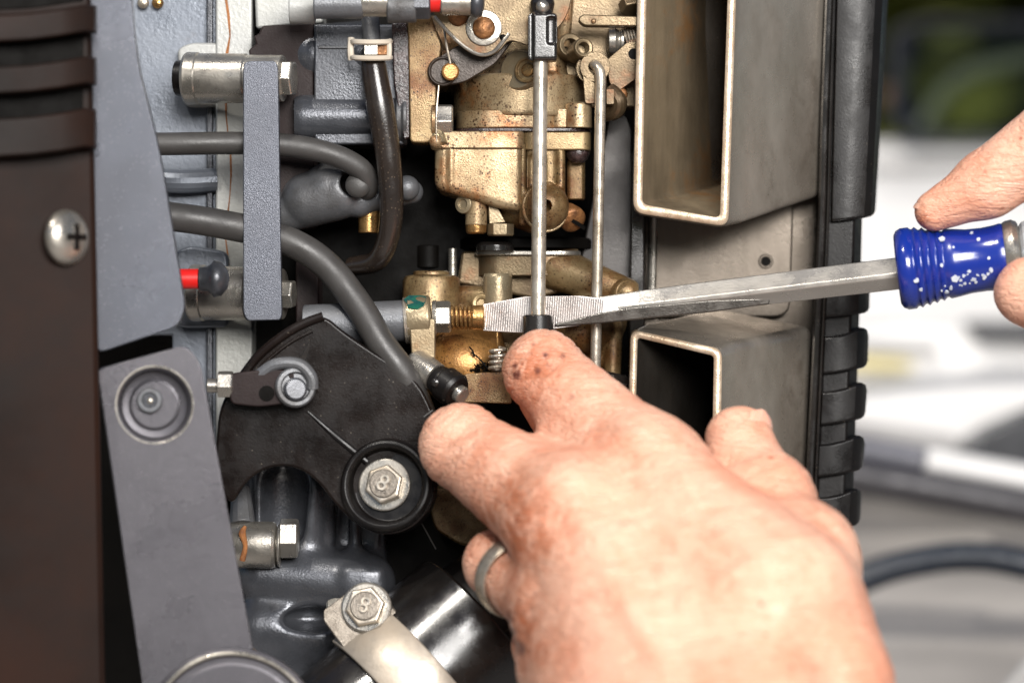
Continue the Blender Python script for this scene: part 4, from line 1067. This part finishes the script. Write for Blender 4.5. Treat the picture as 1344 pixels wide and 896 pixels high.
mb = MB(); mb.lathe(c, n, [(0, 60), (40, 60), (45, 57), (46, 53), (43, 49), (26, 46), (24, 44), (24, 2)], 60); hb = T.part('hub', mb, M['black'], 1.2)
mb = MB(); mb.torus(c + n * 30, n, 60, 2.4, 60); T.part('hub_ridge', mb, M['cam_black'], 0, parent=hb)
c2 = W(505, 636, -69)
mb = MB(); mb.lathe(c2, n, [(0, 34), (3, 34), (4, 32), (4, 2)], 44); T.part('washer', mb, M['silver'], 0.6)
c3 = W(506, 636, -73)
mb = MB(); mb.hexa(c3, n, 26, 14, 0.35); T.part('hex_bolt', mb, M['bright'], 1.6)
mb = MB(); mb.lathe(c3 + n * 13, n, [(0, 19), (2, 18.5), (3, 17), (3, 1)], 32); T.part('bolt_face', mb, M['bolt_grey'], 0.5)
T.part('raised_eight', text_mb('8', c3 + n * 17.8, 30, 2.2, normal=n, roll=-0.5), M['bright'], 0.3)
mb = MB(); mb.tube([W(538, 664, -20), W(552, 684, 0), W(572, 720, 10)], 1, 6, 3); T.part('bristle', mb, M['cable'], 0)

# ---- pivot clevis left
T = Thing('clevis', 'small dark clevis with steel ring and nut on the left side of the cam plate', 'clevis', W(345, 530, -80))
mb = MB(); mb.prism(rounded([(300, 490), (352, 484), (386, 486), (388, 528), (340, 534), (302, 530)], 9), -96, -58); T.part('fork', mb, M['maroon'], 2.4)
mb = MB(); mb.tube([W(340, 492, -88), W(362, 478, -92), W(392, 478, -94), (W(408, 494, -92)), W(410, 510, -90)], 8, 12, 5); T.part('ring_strap', mb, M['mid_cast'], 0)
mb = MB(); mb.lathe(W(386, 509, -84), dirv(0.2, -0.95, 0.1), [(0, 26), (14, 26), (17, 24), (17, 19), (12, 18), (12, 1)], 36); T.part('ring', mb, M['mid_cast'], 0.8)
mb = MB(); mb.lathe(W(387, 511, -96), dirv(0.2, -0.95, 0.1), [(0, 15), (7, 15), (9, 12), (9, 1)], 28); T.part('pin_head', mb, M['dark_cast'], 0.8)
mb = MB(); mb.lathe(W(350, 516, -96), FRONT, [(0, 10), (1, 10)], 24); T.part('fork_hole', mb, M['shade_grime_black'], 0)
mb = MB(); mb.hexa(W(286, 504, -86), RIGHT, 18, 20, 0.2); T.part('nut', mb, M['silver'], 1.4)
mb = MB(); mb.cyl(W(272, 506, -86), W(288, 506, -86), 9); T.part('stud', mb, M['silver'], 1)

# ================================================================== lower casting
T = Thing('lower_casting', 'glossy dark blue grey swivel casting with ribs and a bolted silver boss at the bottom', 'engine casting', W(400, 896, 40))
def lowc(X, Y, Z):
    P = (X, Y, Z)
    f = sd_box(P, tuple(W(405, 700, 110)), (105, 50, 100), 14)
    f = smin(f, sd_cone(P, W(352, 620, 56), W(352, 700, 52), 20, 16), 14)
    f = smin(f, sd_cone(P, W(404, 640, 58), W(404, 720, 58), 40, 30), 20)
    f = smax(f, -(sd_cone(P, W(372, 640, 30), W(372, 690, 40), 34, 30)), 12)
    f = smin(f, sd_cone(P, W(430, 620, 46), W(432, 706, 46), 7, 8), 7)
    f = smin(f, sd_cone(P, W(466, 680, 44), W(466, 740, 44), 9, 9), 8)
    f = smin(f, sd_cone(P, W(345, 755, 46), W(480, 765, 40), 34, 40), 20)
    f = smin(f, sd_cone(P, W(345, 820, 40), W(420, 830, 40), 38, 46), 18)
    f = smin(f, sd_box(P, tuple(W(400, 880, 70)), (110, 60, 80), 24), 20)
    f = smin(f, sd_box(P, tuple(W(478, 764, 20)), (26, 20, 20), 8), 16)
    f = smax(f, -(sd_ell(P, tuple(W(408, 812, 10)), (36, 30, 16))), 10)
    return f
sdf_object('swivel_body', lowc, (-370, -20, -560), (-130, 170, -120), 3.0, M['dark_cast'], T.o, T.at, 2)
mb = MB(); mb.lathe(W(312, 714, 10), dirv(1, 0, -.02), [(-20, 26), (0, 30), (4, 31), (46, 31), (50, 29), (52, 22), (53, 28), (56, 29), (57, 24)], 40); T.part('silver_boss', mb, M['silver'], 1)
mb = MB(); mb.hexa(W(368, 706, 8), dirv(1, 0, 0.0), 27, 24, 0.2); T.part('hex_bolt', mb, M['silver'], 1.6)
mb = MB(); mb.tube([W(316, 640, 40), W(318, 690, 14)], 13, 14, 0, radii=[12, 18]); T.part('boss_rib', mb, M['mid_cast'], 2)
for i, (x, y) in enumerate(((314, 700), (312, 712), (318, 722), (316, 690), (324, 696))):
    pass
mb = MB(); mb.tube([W(322, 690, -20), W(318, 700, -22), W(322, 716, -22), W(318, 735, -18)], 4, 10, 5, radii=[2, 5, 3, 4]); T.part('rust_patch', mb, M['rust'], 0)
mb = MB(); mb.lathe(W(462, 790, 10), dirv(-0.3, -0.9, 0.3), [(0, 34), (8, 34), (10, 30), (10, 1)], 40); T.part('seat_face', mb, M['silver'], 1)

# ---- big black tube with strap
T = Thing('swivel_tube', 'fat glossy black tube end lying diagonally behind the steel strap', 'tube', W(570, 860, -20))
ax = dirv(0.74, 0.22, 0.63); Rr = 118
c = W(579, 872, -10)
end = c + ax * 74
mb = MB(); mb.lathe(end, -ax, [(0, Rr - 24), (0, Rr - 4), (3, Rr), (96, Rr), (98, Rr - 8), (300, Rr - 8)], 72); T.part('tube', mb, M['black_gloss'], 1)
mb = MB(); mb.lathe(end - ax * 1, ax, [(0, Rr - 22), (60, Rr - 30)], 60); T.part('inner_bore', mb, M['black'], 0)
T = Thing('clamp_strap', 'bright steel clamp strap with a bolt head marked 8 over the black tube', 'clamp', W(500, 830, -60))
up2 = (UP - ax * UP.dot(ax)); up2.normalize(); fr2 = ax.cross(up2).normalized()
if fr2.y > 0: fr2 = -fr2
def arc(t, a, r): return c + ax * t + (up2 * math.cos(a) + fr2 * math.sin(a)) * r
mb = MB(); lp = []
for i in range(30):
    a = math.radians(2 + i * 6.0)
    lp.append([arc(-92, a, Rr - 6), arc(-92, a, Rr + 2), arc(-90, a, Rr + 3.5), arc(-18, a, Rr + 3.5), arc(-16, a, Rr + 2), arc(-16, a, Rr - 6)])
# tab that turns outwards to the bolt
n = dirv(-0.35, -0.80, 0.48)
st = [p for p in lp[0]]
mb.loft(lp); T.part('band', mb, M['strap'], 0.8, smooth=50)
tabc = W(478, 800, -62)
e1 = ax - n * ax.dot(n); e1.normalize(); e2 = n.cross(e1)
if e2.z < 0: e2 = -e2
mb = MB(); p0 = arc(-54, math.radians(8), Rr + 0)
tb = [W(424, 814, -74), W(423, 800, -74), W(466, 768, -66), W(482, 762, -62), W(496, 770, -64), W(524, 806, -84), W(468, 862, -96), W(450, 850, -92)]
mb.loft([tb, [p + Vector((3, 6, -4)) for p in tb]]); T.part('tab', mb, M['bolt_grey'], 3)  # darker grey than the band: the tab's dark reflection put into colour
n = dirv(-0.12, -0.95, 0.22)
cb = W(481, 797, -80)
mb = MB(); mb.lathe(cb - n * 6, n, [(0, 33), (8, 33), (10, 30), (10, 2)], 44); wb = T.part('flange_bolt', mb, M['silver'], 1)
mb = MB(); mb.hexa(cb + n * 2, n, 27, 13, 0.2); T.part('hex_head', mb, M['bright'], 1.4, parent=wb)
mb = MB(); mb.lathe(cb + n * 14, n, [(0, 19), (2, 19), (3, 17), (3, 1)], 32); T.part('bolt_face', mb, M['bolt_grey'], 0.5, parent=wb)
T.part('raised_eight', text_mb('8', cb + n * 18.8, 29, 2.2, normal=n, roll=-0.35), M['bright'], 0.3)
mb = MB(); mb.tube([W(610, 790, 60), W(636, 806, 40), W(660, 808, 30)], 5, 10, 4)
single('blue_wire', 'thin blue wire glimpsed between the black tube and the hand', 'wire', mb, M['wire_blue'], 0)
mb = MB(); mb.prism([(330, 850), (395, 900), (380, 960), (330, 960)], -120, -100)
single('bronze_bushing', 'bronze brown edge of a bushing peeking out under the support arm', 'bushing', mb, M['carb_gold'], 3)

# ================================================================== the mechanic's hands
T = Thing('person', 'mechanic\'s two work-stained hands, one touching the link rod, one holding the screwdriver', 'person', W(900, 896, -500))
def KR(r, d): return r * (1 + d / D)
ZS = 0.72      # how far the hand comes towards the camera
def J(x, y, d, r):
    d = d * ZS
    return (np.array(W(x, y, d)), KR(r, d))
def chain(P, js, k):
    f = None
    for (a, ra), (b, rb) in zip(js[:-1], js[1:]):
        g = sd_cone(P, a, b, ra, rb)
        f = g if f is None else smin(f, g, k)
    return f
iM, iP, iD, iT = J(848, 618, -330, 74), J(715, 489, -130, 52), J(745, 560, 0, 42), J(778, 600, 70, 34)
mM, mP, mD, mT = J(752, 684, -400, 86), J(608, 588, -190, 55), J(660, 610, -40, 44), J(716, 612, 20, 36)
rM, rP, rD, rT = J(732, 800, -440, 58), J(655, 742, -240, 44), J(715, 720, -90, 40), J(770, 700, -30, 34)
pM, pP, pD, pT = J(738, 880, -450, 54), J(715, 850, -280, 40), J(765, 830, -160, 36), J(800, 810, -90, 31)
tC, tM, tI, tT = J(1078, 900, -650, 98), J(1048, 736, -470, 64), J(1004, 655, -350, 51), J(970, 577, -250, 45)
wr, fa = J(965, 1060, -800, 150), J(1010, 1330, -1050, 170)
def left_hand(X, Y, Z):
    P = (X, Y, Z)
    palm = chain(P, [iM, J(990, 930, -740, 92), wr, fa], 30)
    palm = smin(palm, chain(P, [mM, J(920, 970, -770, 92), wr], 30), 44)
    palm = smin(palm, chain(P, [rM, J(850, 980, -740, 86), wr], 30), 44)
    palm = smin(palm, chain(P, [pM, J(800, 1000, -700, 84), wr], 30), 44)
    palm = smin(palm, sd_cone(P, J(890, 700, -300, 60)[0], J(960, 900, -560, 90)[0], 62, 96), 50)   # palm thickness
    palm = smin(palm, sd_cone(P, J(880, 650, -390, 60)[0], J(1015, 800, -600, 90)[0], 66, 108), 40)
    palm = smin(palm, sd_cone(P, J(735, 590, -220, 50)[0], J(800, 660, -370, 60)[0], 34, 60), 30)   # web of skin between the two fingers
    # tendons over the back of the hand
    for m, w in ((iM, J(985, 940, -850, 8)), (mM, J(925, 970, -880, 8)), (rM, J(862, 980, -850, 8)), (pM, J(800, 990, -800, 8))):
        a = m[0] + np.array((0, -m[1] * 0.92, m[1] * 0.25)); b = w[0] + np.array((0, -22, 0))
        palm = smin(palm, sd_cone(P, a, b, 11, 9), 18)
    # knuckle heads
    for m, dz in ((iM, 8), (mM, 6), (rM, 4), (pM, 2)):
        c = m[0] + np.array((-6, -m[1] * 0.5, m[1] * 0.3)); palm = smin(palm, sd_ell(P, c, (m[1] * .6, m[1] * .6, m[1] * .6)), 20)
    # veins
    for pts in (((900, 640, -420), (925, 720, -520), (905, 800, -610), (930, 900, -720)), ((830, 700, -480), (880, 760, -560), (905, 800, -610)), ((790, 820, -560), (850, 860, -640), (920, 960, -760)), ((990, 720, -470), (985, 800, -590), (960, 880, -690))):
        for a, b in zip(pts[:-1], pts[1:]): palm = smin(palm, sd_cone(P, np.array(W(a[0], a[1], a[2] * ZS - 62)), np.array(W(b[0], b[1], b[2] * ZS - 62)), 7, 7), 20)
    res = None
    for js, kk in (([iM, iP, iD, iT], 30), ([mM, mP, mD, mT], 28), ([rM, rP, rD, rT], 26), ([pM, pP, pD, pT], 26)):
        g = sd_cone(P, js[0][0], js[1][0], js[0][1] * 0.95, js[1][1] * 0.98)
        # slight waist halfway along the finger bone
        g = smin(g, chain(P, js[1:], 6), 8)
        g = smin(g, sd_ell(P, js[1][0] + np.array((-3, -6, 5)), (js[1][1] * .98,) * 3), 10)
        g = smin(palm, g, kk)
        res = g if res is None else np.minimum(res, g)
    th = sd_cone(P, tC[0], tM[0], tC[1], tM[1])
    th = smin(th, sd_cone(P, tM[0], tI[0], tM[1] * 1.0, tI[1] * 1.02), 34)
    th = smin(th, sd_cone(P, tI[0], tT[0], tI[1] * .93, tT[1]), 12)
    th = smin(th, sd_ell(P, tM[0] + np.array((4, -10, 4)), (58, 58, 58)), 40)
    th = smin(th, sd_ell(P, tI[0] + np.array((10, -6, 4)), (46, 46, 46)), 34)
    web = sd_cone(P, J(905, 690, -380, 40)[0], J(1010, 780, -520, 60)[0], 44, 62)
    res = smin(res, smin(th, web, 36), 22)
    # creases over the index and middle finger joints
    for (c, ra), ax_, sp in ((iP, dirv(0.62, 0, -0.55), 19), (mP, dirv(0.55, 0, -0.5), 19), (tI, dirv(0.45, 0, -0.85), 20)):
        x, y, z = P[0] - c[0], P[1] - c[1], P[2] - c[2]
        d2 = x*x + y*y + z*z
        u = x * ax_.x + y * ax_.y + z * ax_.z
        w = 0.3 * np.sin((x * ax_.z - z * ax_.x) * 0.035 + 0.8)
        res = res + 4.2 * np.exp(-d2 / (ra * 1.15)**2) * np.maximum(0, np.sin(u * 6.283 / sp + w * 3))**5
    # loose-skin unevenness
    res = res + 0.5 * np.sin(X * 0.11 - Z * 0.07) * np.sin(Z * 0.12 + X * 0.05 + Y * .1)
    return res
lh = sdf_object('left_hand', left_hand, (-130, -1150, -760), (440, 120, 40), 2.9, M['skin'], T.o, T.at, 1)
lh['label'] = 'hand in front with bent index finger on the rod, dirty knuckles and a ring'
# dirt mask: knuckle side of the hand
MARKS = [(678, 491, -130, 4.5), (676, 480, -130, 2.5), (706, 487, -140, 4), (716, 466, -140, 3), (738, 468, -140, 3), (751, 521, -180, 4.5), (745, 519, -180, 3), (584, 608, -160, 4.5), (592, 616, -160, 3), (612, 626, -170, 3), (663, 622, -200, 3), (652, 627, -200, 3), (716, 656, -300, 5), (700, 668, -300, 4), (688, 690, -300, 5), (712, 676, -300, 4), (664, 812, -340, 6), (670, 830, -340, 5), (683, 850, -350, 6), (632, 574, -170, 2.5), (605, 560, -160, 2.5), (1098, 690, -350, 3), (940, 640, -300, 3), (700, 452, -120, 3)]
def dirt_mask(ob, centres):
    me = ob.data; n = len(me.vertices)
    co = np.empty(n * 3, np.float32); me.vertices.foreach_get("co", co); co = co.reshape(-1, 3) / S + np.array(T.at)
    v = np.zeros(n, np.float32)
    for c, r, s_ in centres: v = np.maximum(v, s_ * np.exp(-(((co - np.array(c)) * np.array((1, 0.3, 1)))**2).sum(1) / r**2))
    mv = np.zeros(n, np.float32)
    for x, y, dd, r in MARKS:
        c = np.array(W(x, y, dd)); mv = np.maximum(mv, np.clip(1.9 - np.sqrt((((co - c) * np.array((1, .25, 1)))**2).sum(1)) / r, 0, 1))
    b = me.attributes.new("mark", 'FLOAT', 'POINT'); b.data.foreach_set("value", mv)
    a = me.attributes.new("dirt", 'FLOAT', 'POINT'); a.data.foreach_set("value", v)
dirt_mask(lh, [(W(690, 700, -300), 60, .9), (W(700, 640, -300), 40, .6), (W(655, 690, -273), 50, 1.0), (W(675, 650, -288), 45, .8), (W(672, 830, -345), 60, 1.0), (W(672, 760, -331), 40, .6), (W(700, 480, -122), 45, .75), (W(690, 520, -122), 40, .5), (W(620, 600, -165), 45, .5), (W(800, 560, -259), 40, .3), (W(1080, 680, -345), 40, .3), (W(760, 560, -216), 40, .3)])
# thumb nail
def nail(c, n, along, w, l, th, name='fingernail'):
    n = Vector(n).normalized(); al = (Vector(along) - n * Vector(along).dot(n)).normalized(); sd_ = n.cross(al)
    mb = MB(); rows = []
    for i in range(9):
        t = i / 8 * 2 - 1; ww = w * math.sqrt(max(0.0, 1 - max(0, abs(t) - 0.55)**2 / 0.21)) + 0.3
        rows.append([Vector(c) + al * t * l + sd_ * math.sin(a) * ww + n * (math.cos(a) - 1) * ww * 0.38 - n * (t * t) * l * 0.08 for a in [(-1.15 + 2.3 * j / 10) for j in range(11)]])
    top = [r for r in rows]; bot = [[p - n * th for p in r] for r in rows]
    mb.loft([t_ + b_[::-1] for t_, b_ in zip(top, bot)])
    return T.part(name, mb, M['nail'], 0.5, smooth=60)
nn_ = Vector((0.70, -0.66, 0.26)).normalized(); aln = (Vector(tT[0]) - Vector(tI[0])).normalized()
q = nail(Vector(tT[0]) + nn_ * (tT[1] + 1.0) + aln * 4, nn_, aln, 23, 27, 7); q.parent = lh
# ring on the ring finger
a, b_ = Vector(rM[0]), Vector(rP[0]); axr = (b_ - a).normalized(); pr = a.lerp(b_, 0.72)
mb = MB(); seg_ = 64; rr = 49; lp = []
o1 = axr.orthogonal().normalized(); o2 = axr.cross(o1)
for i in range(seg_):
    an = 2 * math.pi * i / seg_; rd = o1 * math.cos(an) + o2 * math.sin(an)
    lp.append([pr + rd * (rr + h) + axr * t for h, t in ((-3, -12), (0, -13), (2.6, -8), (3.2, 0), (2.6, 8), (0, 13), (-3, 12))])
mb.loft(lp, ring=True); rg = T.part('ring', mb, M['bright'], 0, parent=lh, label='plain silver wedding band'); 

# right hand
qI = [J(1560, 130, -190, 70), J(1402, 172, -150, 58), J(1292, 244, -118, 43), J(1227, 277, -108, 27)]
qT = [J(1640, 470, -260, 70), J(1500, 440, -240, 54), J(1404, 400, -200, 54), J(1352, 384, -175, 47)]
def right_hand(X, Y, Z):
    P = (X, Y, Z)
    f = chain(P, qI, 12)
    t = chain(P, qT, 12)
    palm = sd_cone(P, J(1620, 200, -120, 80)[0], J(1700, 460, -160, 90)[0], 84, 96)
    palm = smin(palm, sd_cone(P, J(1620, 200, -120, 80)[0], J(1900, 420, -200, 90)[0], 84, 100), 40)
    g = None
    for k, (ya, yb) in enumerate(((250, 300), (320, 350), (400, 410))):
        c_ = chain(P, [J(1640, ya, -60, 60), J(1560, ya - 10, 40, 46), J(1470, yb, 60, 42), J(1440, yb + 30, 0, 36)], 10)
        g = c_ if g is None else np.minimum(g, c_)
    r = np.minimum(smin(f, palm, 30), smin(t, palm, 30))
    r = np.minimum(r, smin(g, palm, 24))
    return r + 0.8 * np.sin(X * 0.06 + Z * 0.04) * np.sin(Z * 0.07 - X * 0.03)
rh = sdf_object('right_hand', right_hand, (480, -380, -230), (1280, 180, 470), 4.2, M['skin'], T.o, T.at, 2)
rh['label'] = 'hand at the right edge pinching the blue handle'
dirt_mask(rh, [(W(1205, 288, -73), 16, 1.0), (W(1290, 235, -86), 25, .3)])
aln = (Vector(qI[3][0]) - Vector(qI[2][0])).normalized(); nn_ = Vector((-0.72, -0.25, 0.64)).normalized()
q = nail(Vector(qI[3][0]) + nn_ * (qI[3][1] * .9) + aln * 4, nn_, aln, 10, 12, 4); q.parent = rh

# ================================================================== background, far out of focus
def struct(ob): ob['kind'] = 'structure'; return ob
ground_m = material('concrete_ground', hexcol('#a19c98'), 0.85, 0.0, hexcol('#8c8682'), 0.7, 0.8, bump=0.2, bump_scale=60)
me = bpy.data.meshes.new('ground'); me.from_pydata([(-150, -60, -0.95), (150, -60, -0.95), (150, 240, -0.95), (-150, 240, -0.95)], [], [(0, 1, 2, 3)]); me.materials.append(ground_m)
go = bpy.data.objects.new('ground', me); COL.objects.link(go); struct(go)
white = material('white_gelcoat', hexcol('#e8e6e4'), 0.35, 0.0, hexcol('#dcd9d6'), 0.5, 3, bump=0.0)
grey = material('grey_vinyl', hexcol('#a9a7a6'), 0.55, 0.0, hexcol('#8f8b88'), 0.6, 4, bump=0.1)
dark = material('dark_trim', hexcol('#1b1d24'), 0.35, 0.0, bump=0.0)
navy = material('navy_hose', hexcol('#28303c'), 0.35, 0.0, bump=0.0)
pole_m = material('pole_grey', hexcol('#4c4a4d'), 0.4, 0.2, bump=0.0)
# van standing behind: white body, dark framed tinted window
T = Thing('white_van', 'blurred white van body with a dark framed tinted window behind the ribbed seal', 'van', W(1300, 500, 5200))
B = 5200
mb = MB(); mb.prism(rounded([(1060, 186), (1700, 186), (1700, 560), (1060, 560)], 20), B, B + 1500); T.part('body', mb, white, 40)
mb = MB(); mb.prism(rounded([(1080, 212), (1700, 204), (1700, 216), (1080, 222)], 3), B - 60, B + 10); T.part('body_crease', mb, grey, 10)
mb = MB()
o = rounded([(1168, 44), (1200, 26), (1700, 22), (1700, 186), (1196, 186), (1166, 160)], [30, 30, 2, 2, 40, 40], 6)
i_ = rounded([(1196, 50), (1210, 42), (1690, 38), (1690, 172), (1206, 172), (1192, 152)], [16, 20, 2, 2, 20, 20], 6)
mb.loft([[W(x, y, B) for x, y in o], [W(x, y, B - 120) for x, y in o], [W(x, y, B - 100) for x, y in i_], [W(x, y, B) for x, y in i_]], ring=True)
T.part('window_frame', mb, dark, 10)
gl = bpy.data.materials.new('tinted_glass'); gl.use_nodes = True
nt = gl.node_tree; nt.nodes.clear()
out = nt.nodes.new("ShaderNodeOutputMaterial"); mx = nt.nodes.new("ShaderNodeMixShader"); tr = nt.nodes.new("ShaderNodeBsdfTransparent"); gs = nt.nodes.new("ShaderNodeBsdfGlossy")
tr.inputs[0].default_value = (0.7, 0.74, 0.66, 1); gs.inputs[0].default_value = (0.8, 0.8, 0.8, 1); gs.inputs[1].default_value = 0.02; mx.inputs[0].default_value = 0.04
nt.links.new(tr.outputs[0], mx.inputs[1]); nt.links.new(gs.outputs[0], mx.inputs[2]); nt.links.new(mx.outputs[0], out.inputs[0])
mb = MB(); mb.loft([[W(x, y, B - 40 + (180 - y) * 2.4) for x, y in i_], [W(x, y, B - 28 + (180 - y) * 2.4) for x, y in i_]]); T.part('window_pane', mb, gl, 0)
mb = MB(); mb.tube([W(1210, 168, B + 300), W(1250, 110, B + 300), W(1330, 80, B + 300), W(1500, 60, B + 300)], 22, 12, 4); T.part('window_pillar', mb, grey, 0)
mb = MB(); mb.ball(W(1170, 126, B - 80), 36, (0, -1, 0), 0.5); T.part('marker_lamp', mb, material('amber_lens', hexcol('#6a4a22'), 0.3, bump=0), 0)
# seat cushions / white deck nearer
T = Thing('boat_deck', 'blurred white boat deck with a yellow stripe behind the screwdriver handle', 'boat deck', W(1250, 560, 3200))
B = 3400
mb = MB(); mb.prism(rounded([(1040, 440), (1200, 424), (1344, 436), (1520, 430), (1560, 560), (1040, 560)], 20), B, B + 1400); T.part('deck_side', mb, white, 60)
mb = MB(); mb.loft([[W(1040, 530, 2600), W(1290, 505, 2600), W(1560, 500, 2600), W(1560, 596, 2600), W(1290, 590, 2600), W(1040, 560, 2600)], [W(1040, 500, B), W(1290, 480, B), W(1560, 470, B), W(1560, 590, B), W(1290, 590, B), W(1040, 560, B)]]); T.part('deck_cushion', mb, white, 60)
mb = MB(); mb.prism(rounded([(1110, 464), (1184, 470), (1204, 480), (1184, 486), (1110, 482)], 8), B - 60, B + 20); T.part('yellow_stripe', mb, material('yellow_stripe', hexcol('#e2d49c'), 0.5, bump=0), 8)
mb = MB(); mb.prism(rounded([(1110, 444), (1230, 452), (1236, 462), (1110, 458)], 4), B - 50, B + 20); T.part('grey_line', mb, grey, 4)
mb = MB(); mb.prism(rounded([(1040, 538), (1250, 570), (1300, 600), (1040, 600)], 14), 2500, 3000); T.part('deck_skirt', mb, grey, 20)
T = Thing('storage_bin', 'blurred black storage bin at the right edge beneath the handle', 'bin', W(1380, 590, 2700))
mb = MB(); mb.prism(rounded([(1272, 420), (1560, 420), (1560, 452), (1290, 446)], 14), 3300, 3500); T.part('lid', mb, dark, 10)
mb = MB(); mb.prism(rounded([(1262, 592), (1310, 560), (1400, 524), (1560, 500), (1560, 640), (1290, 610)], 20), 2350, 2560); T.part('body', mb, dark, 10)
# lower grey surfaces
mb = MB(); mb.loft([[W(1000, 640, 2900), W(1800, 640, 2900), W(1800, 650, 2900), W(1000, 650, 2900)], [W(900, 1000, 1500), W(1800, 1000, 1500), W(1800, 1030, 1500), W(900, 1030, 1500)]])
single('work_mat', 'blurred warm grey mat spread below the pole and hose', 'mat', mb, material('mat_grey', hexcol('#c4beb8'), 0.6, 0.0, hexcol('#aca6a0'), 0.9, 5, bump=0.0), 10)
mb = MB(); mb.prism([(1230, 1000), (1360, 850), (1500, 780), (1500, 1000)], 1300, 1330)
single('folded_cloth', 'blurred pale grey cloth in the lower right corner', 'cloth', mb, material('pale_cloth', hexcol('#b4b2b0'), 0.7, bump=0), 20)
T = Thing('pole', 'blurred dark pole with a white sleeve crossing behind the ribbed seal', 'pole', W(1240, 640, 1900))
mb = MB(); mb.tube([W(1020, 608, 1900), W(1130, 626, 1900), W(1344, 664, 1900), W(1600, 710, 1900)], 36, 24, 3); T.part('shaft', mb, pole_m, 0)
mb = MB(); mb.tube([W(1060, 580, 1960), W(1130, 590, 1960), W(1216, 606, 1960)], 28, 20, 3); T.part('grey_sleeve', mb, material('slate_sleeve', hexcol('#6e6e76'), 0.4, bump=0), 0)
mb = MB(); mb.tube([W(1214, 606, 1930), W(1344, 630, 1930), W(1600, 676, 1930)], 31, 20, 3); T.part('white_sleeve', mb, white, 0)
mb = MB(); mb.tube([W(1080, 790, 1500), W(1140, 756, 1500), W(1200, 738, 1500), W(1270, 730, 1500), W(1344, 740, 1500), W(1480, 780, 1500)], 27, 20, 6)
single('garden_hose', 'blurred dark navy hose arching over the grey mat at lower right', 'hose', mb, navy, 0)

# trees beyond: trunk, limbs, thousands of leaf faces in clumps
leaf = bpy.data.materials.new('leaf'); leaf.use_nodes = True
lb = leaf.node_tree.nodes["Principled BSDF"]; lb.inputs["Roughness"].default_value = 0.6
lt = leaf.node_tree.nodes.new("ShaderNodeTexCoord"); ln_ = leaf.node_tree.nodes.new("ShaderNodeTexNoise"); ln_.inputs["Scale"].default_value = 1.4
lr = leaf.node_tree.nodes.new("ShaderNodeValToRGB"); lr.color_ramp.elements[0].position = 0.35; lr.color_ramp.elements[0].color = (0.02, 0.03, 0.006, 1); lr.color_ramp.elements[1].position = 0.65; lr.color_ramp.elements[1].color = (0.28, 0.30, 0.05, 1)
leaf.node_tree.links.new(lt.outputs["Object"], ln_.inputs[0]); leaf.node_tree.links.new(ln_.outputs[0], lr.inputs[0]); leaf.node_tree.links.new(lr.outputs[0], lb.inputs["Base Color"])
bark = material('bark', hexcol('#4a3c2e'), 0.9, bump=0.4, bump_scale=30)
for k, (x, y, lab) in enumerate(((1.35, 7.0, 'blurred green leafy tree seen through and above the van window'), (3.7, 8.2, 'blurred leafy tree at the far right behind the van'), (-1.2, 9.4, 'leafy tree standing furthest left behind the engine'))):
    at = Vector((x, y, -0.95)); rnd = random.Random(k)
    e = Thing('tree', lab, 'tree', at / S, group='trees behind the van')
    mb = MB(); tp = Vector((x, y, 0.4))
    mb.tube([at / S, (at + Vector((0.05, 0, 0.7))) / S, tp / S], 500, 12, 4, radii=[600, 480, 380])
    for j in range(5):
        a = j * 1.26; mb.tube([tp / S, (tp + Vector((math.cos(a) * .5, math.sin(a) * .5, .6))) / S, (tp + Vector((math.cos(a) * 1.0, math.sin(a) * 1.0, 1.3))) / S], 200, 8, 3, radii=[260, 160, 80])
    e.part('trunk', mb, bark, 0)
    vs_, fs_ = [], []
    for c_ in range(60):
        th, ph = rnd.uniform(0, 6.28), rnd.uniform(-1, 1); rr_ = rnd.uniform(0.5, 1.25)
        cc_ = Vector((x + math.cos(th) * math.sqrt(1 - ph*ph) * rr_ * 1.1, y + math.sin(th) * math.sqrt(1 - ph*ph) * rr_ * 1.1, 0.75 + ph * rr_ * 1.35))
        for l in range(230):
            p = cc_ + Vector((rnd.gauss(0, .2), rnd.gauss(0, .2), rnd.gauss(0, .16))); u = Vector((rnd.gauss(0, 1), rnd.gauss(0, 1), rnd.gauss(0, 1))).normalized(); w = u.orthogonal().normalized()
            q_ = len(vs_); s_ = rnd.uniform(.07, .12)
            vs_ += [(p + u * s_) / S, (p + w * s_ * .5) / S, (p - u * s_) / S, (p - w * s_ * .5) / S]; fs_.append((q_, q_+1, q_+2, q_+3))
    mb = MB(); mb.v = [Vector(v) for v in vs_]; mb.f = fs_
    e.part('crown', mb, leaf, 0)
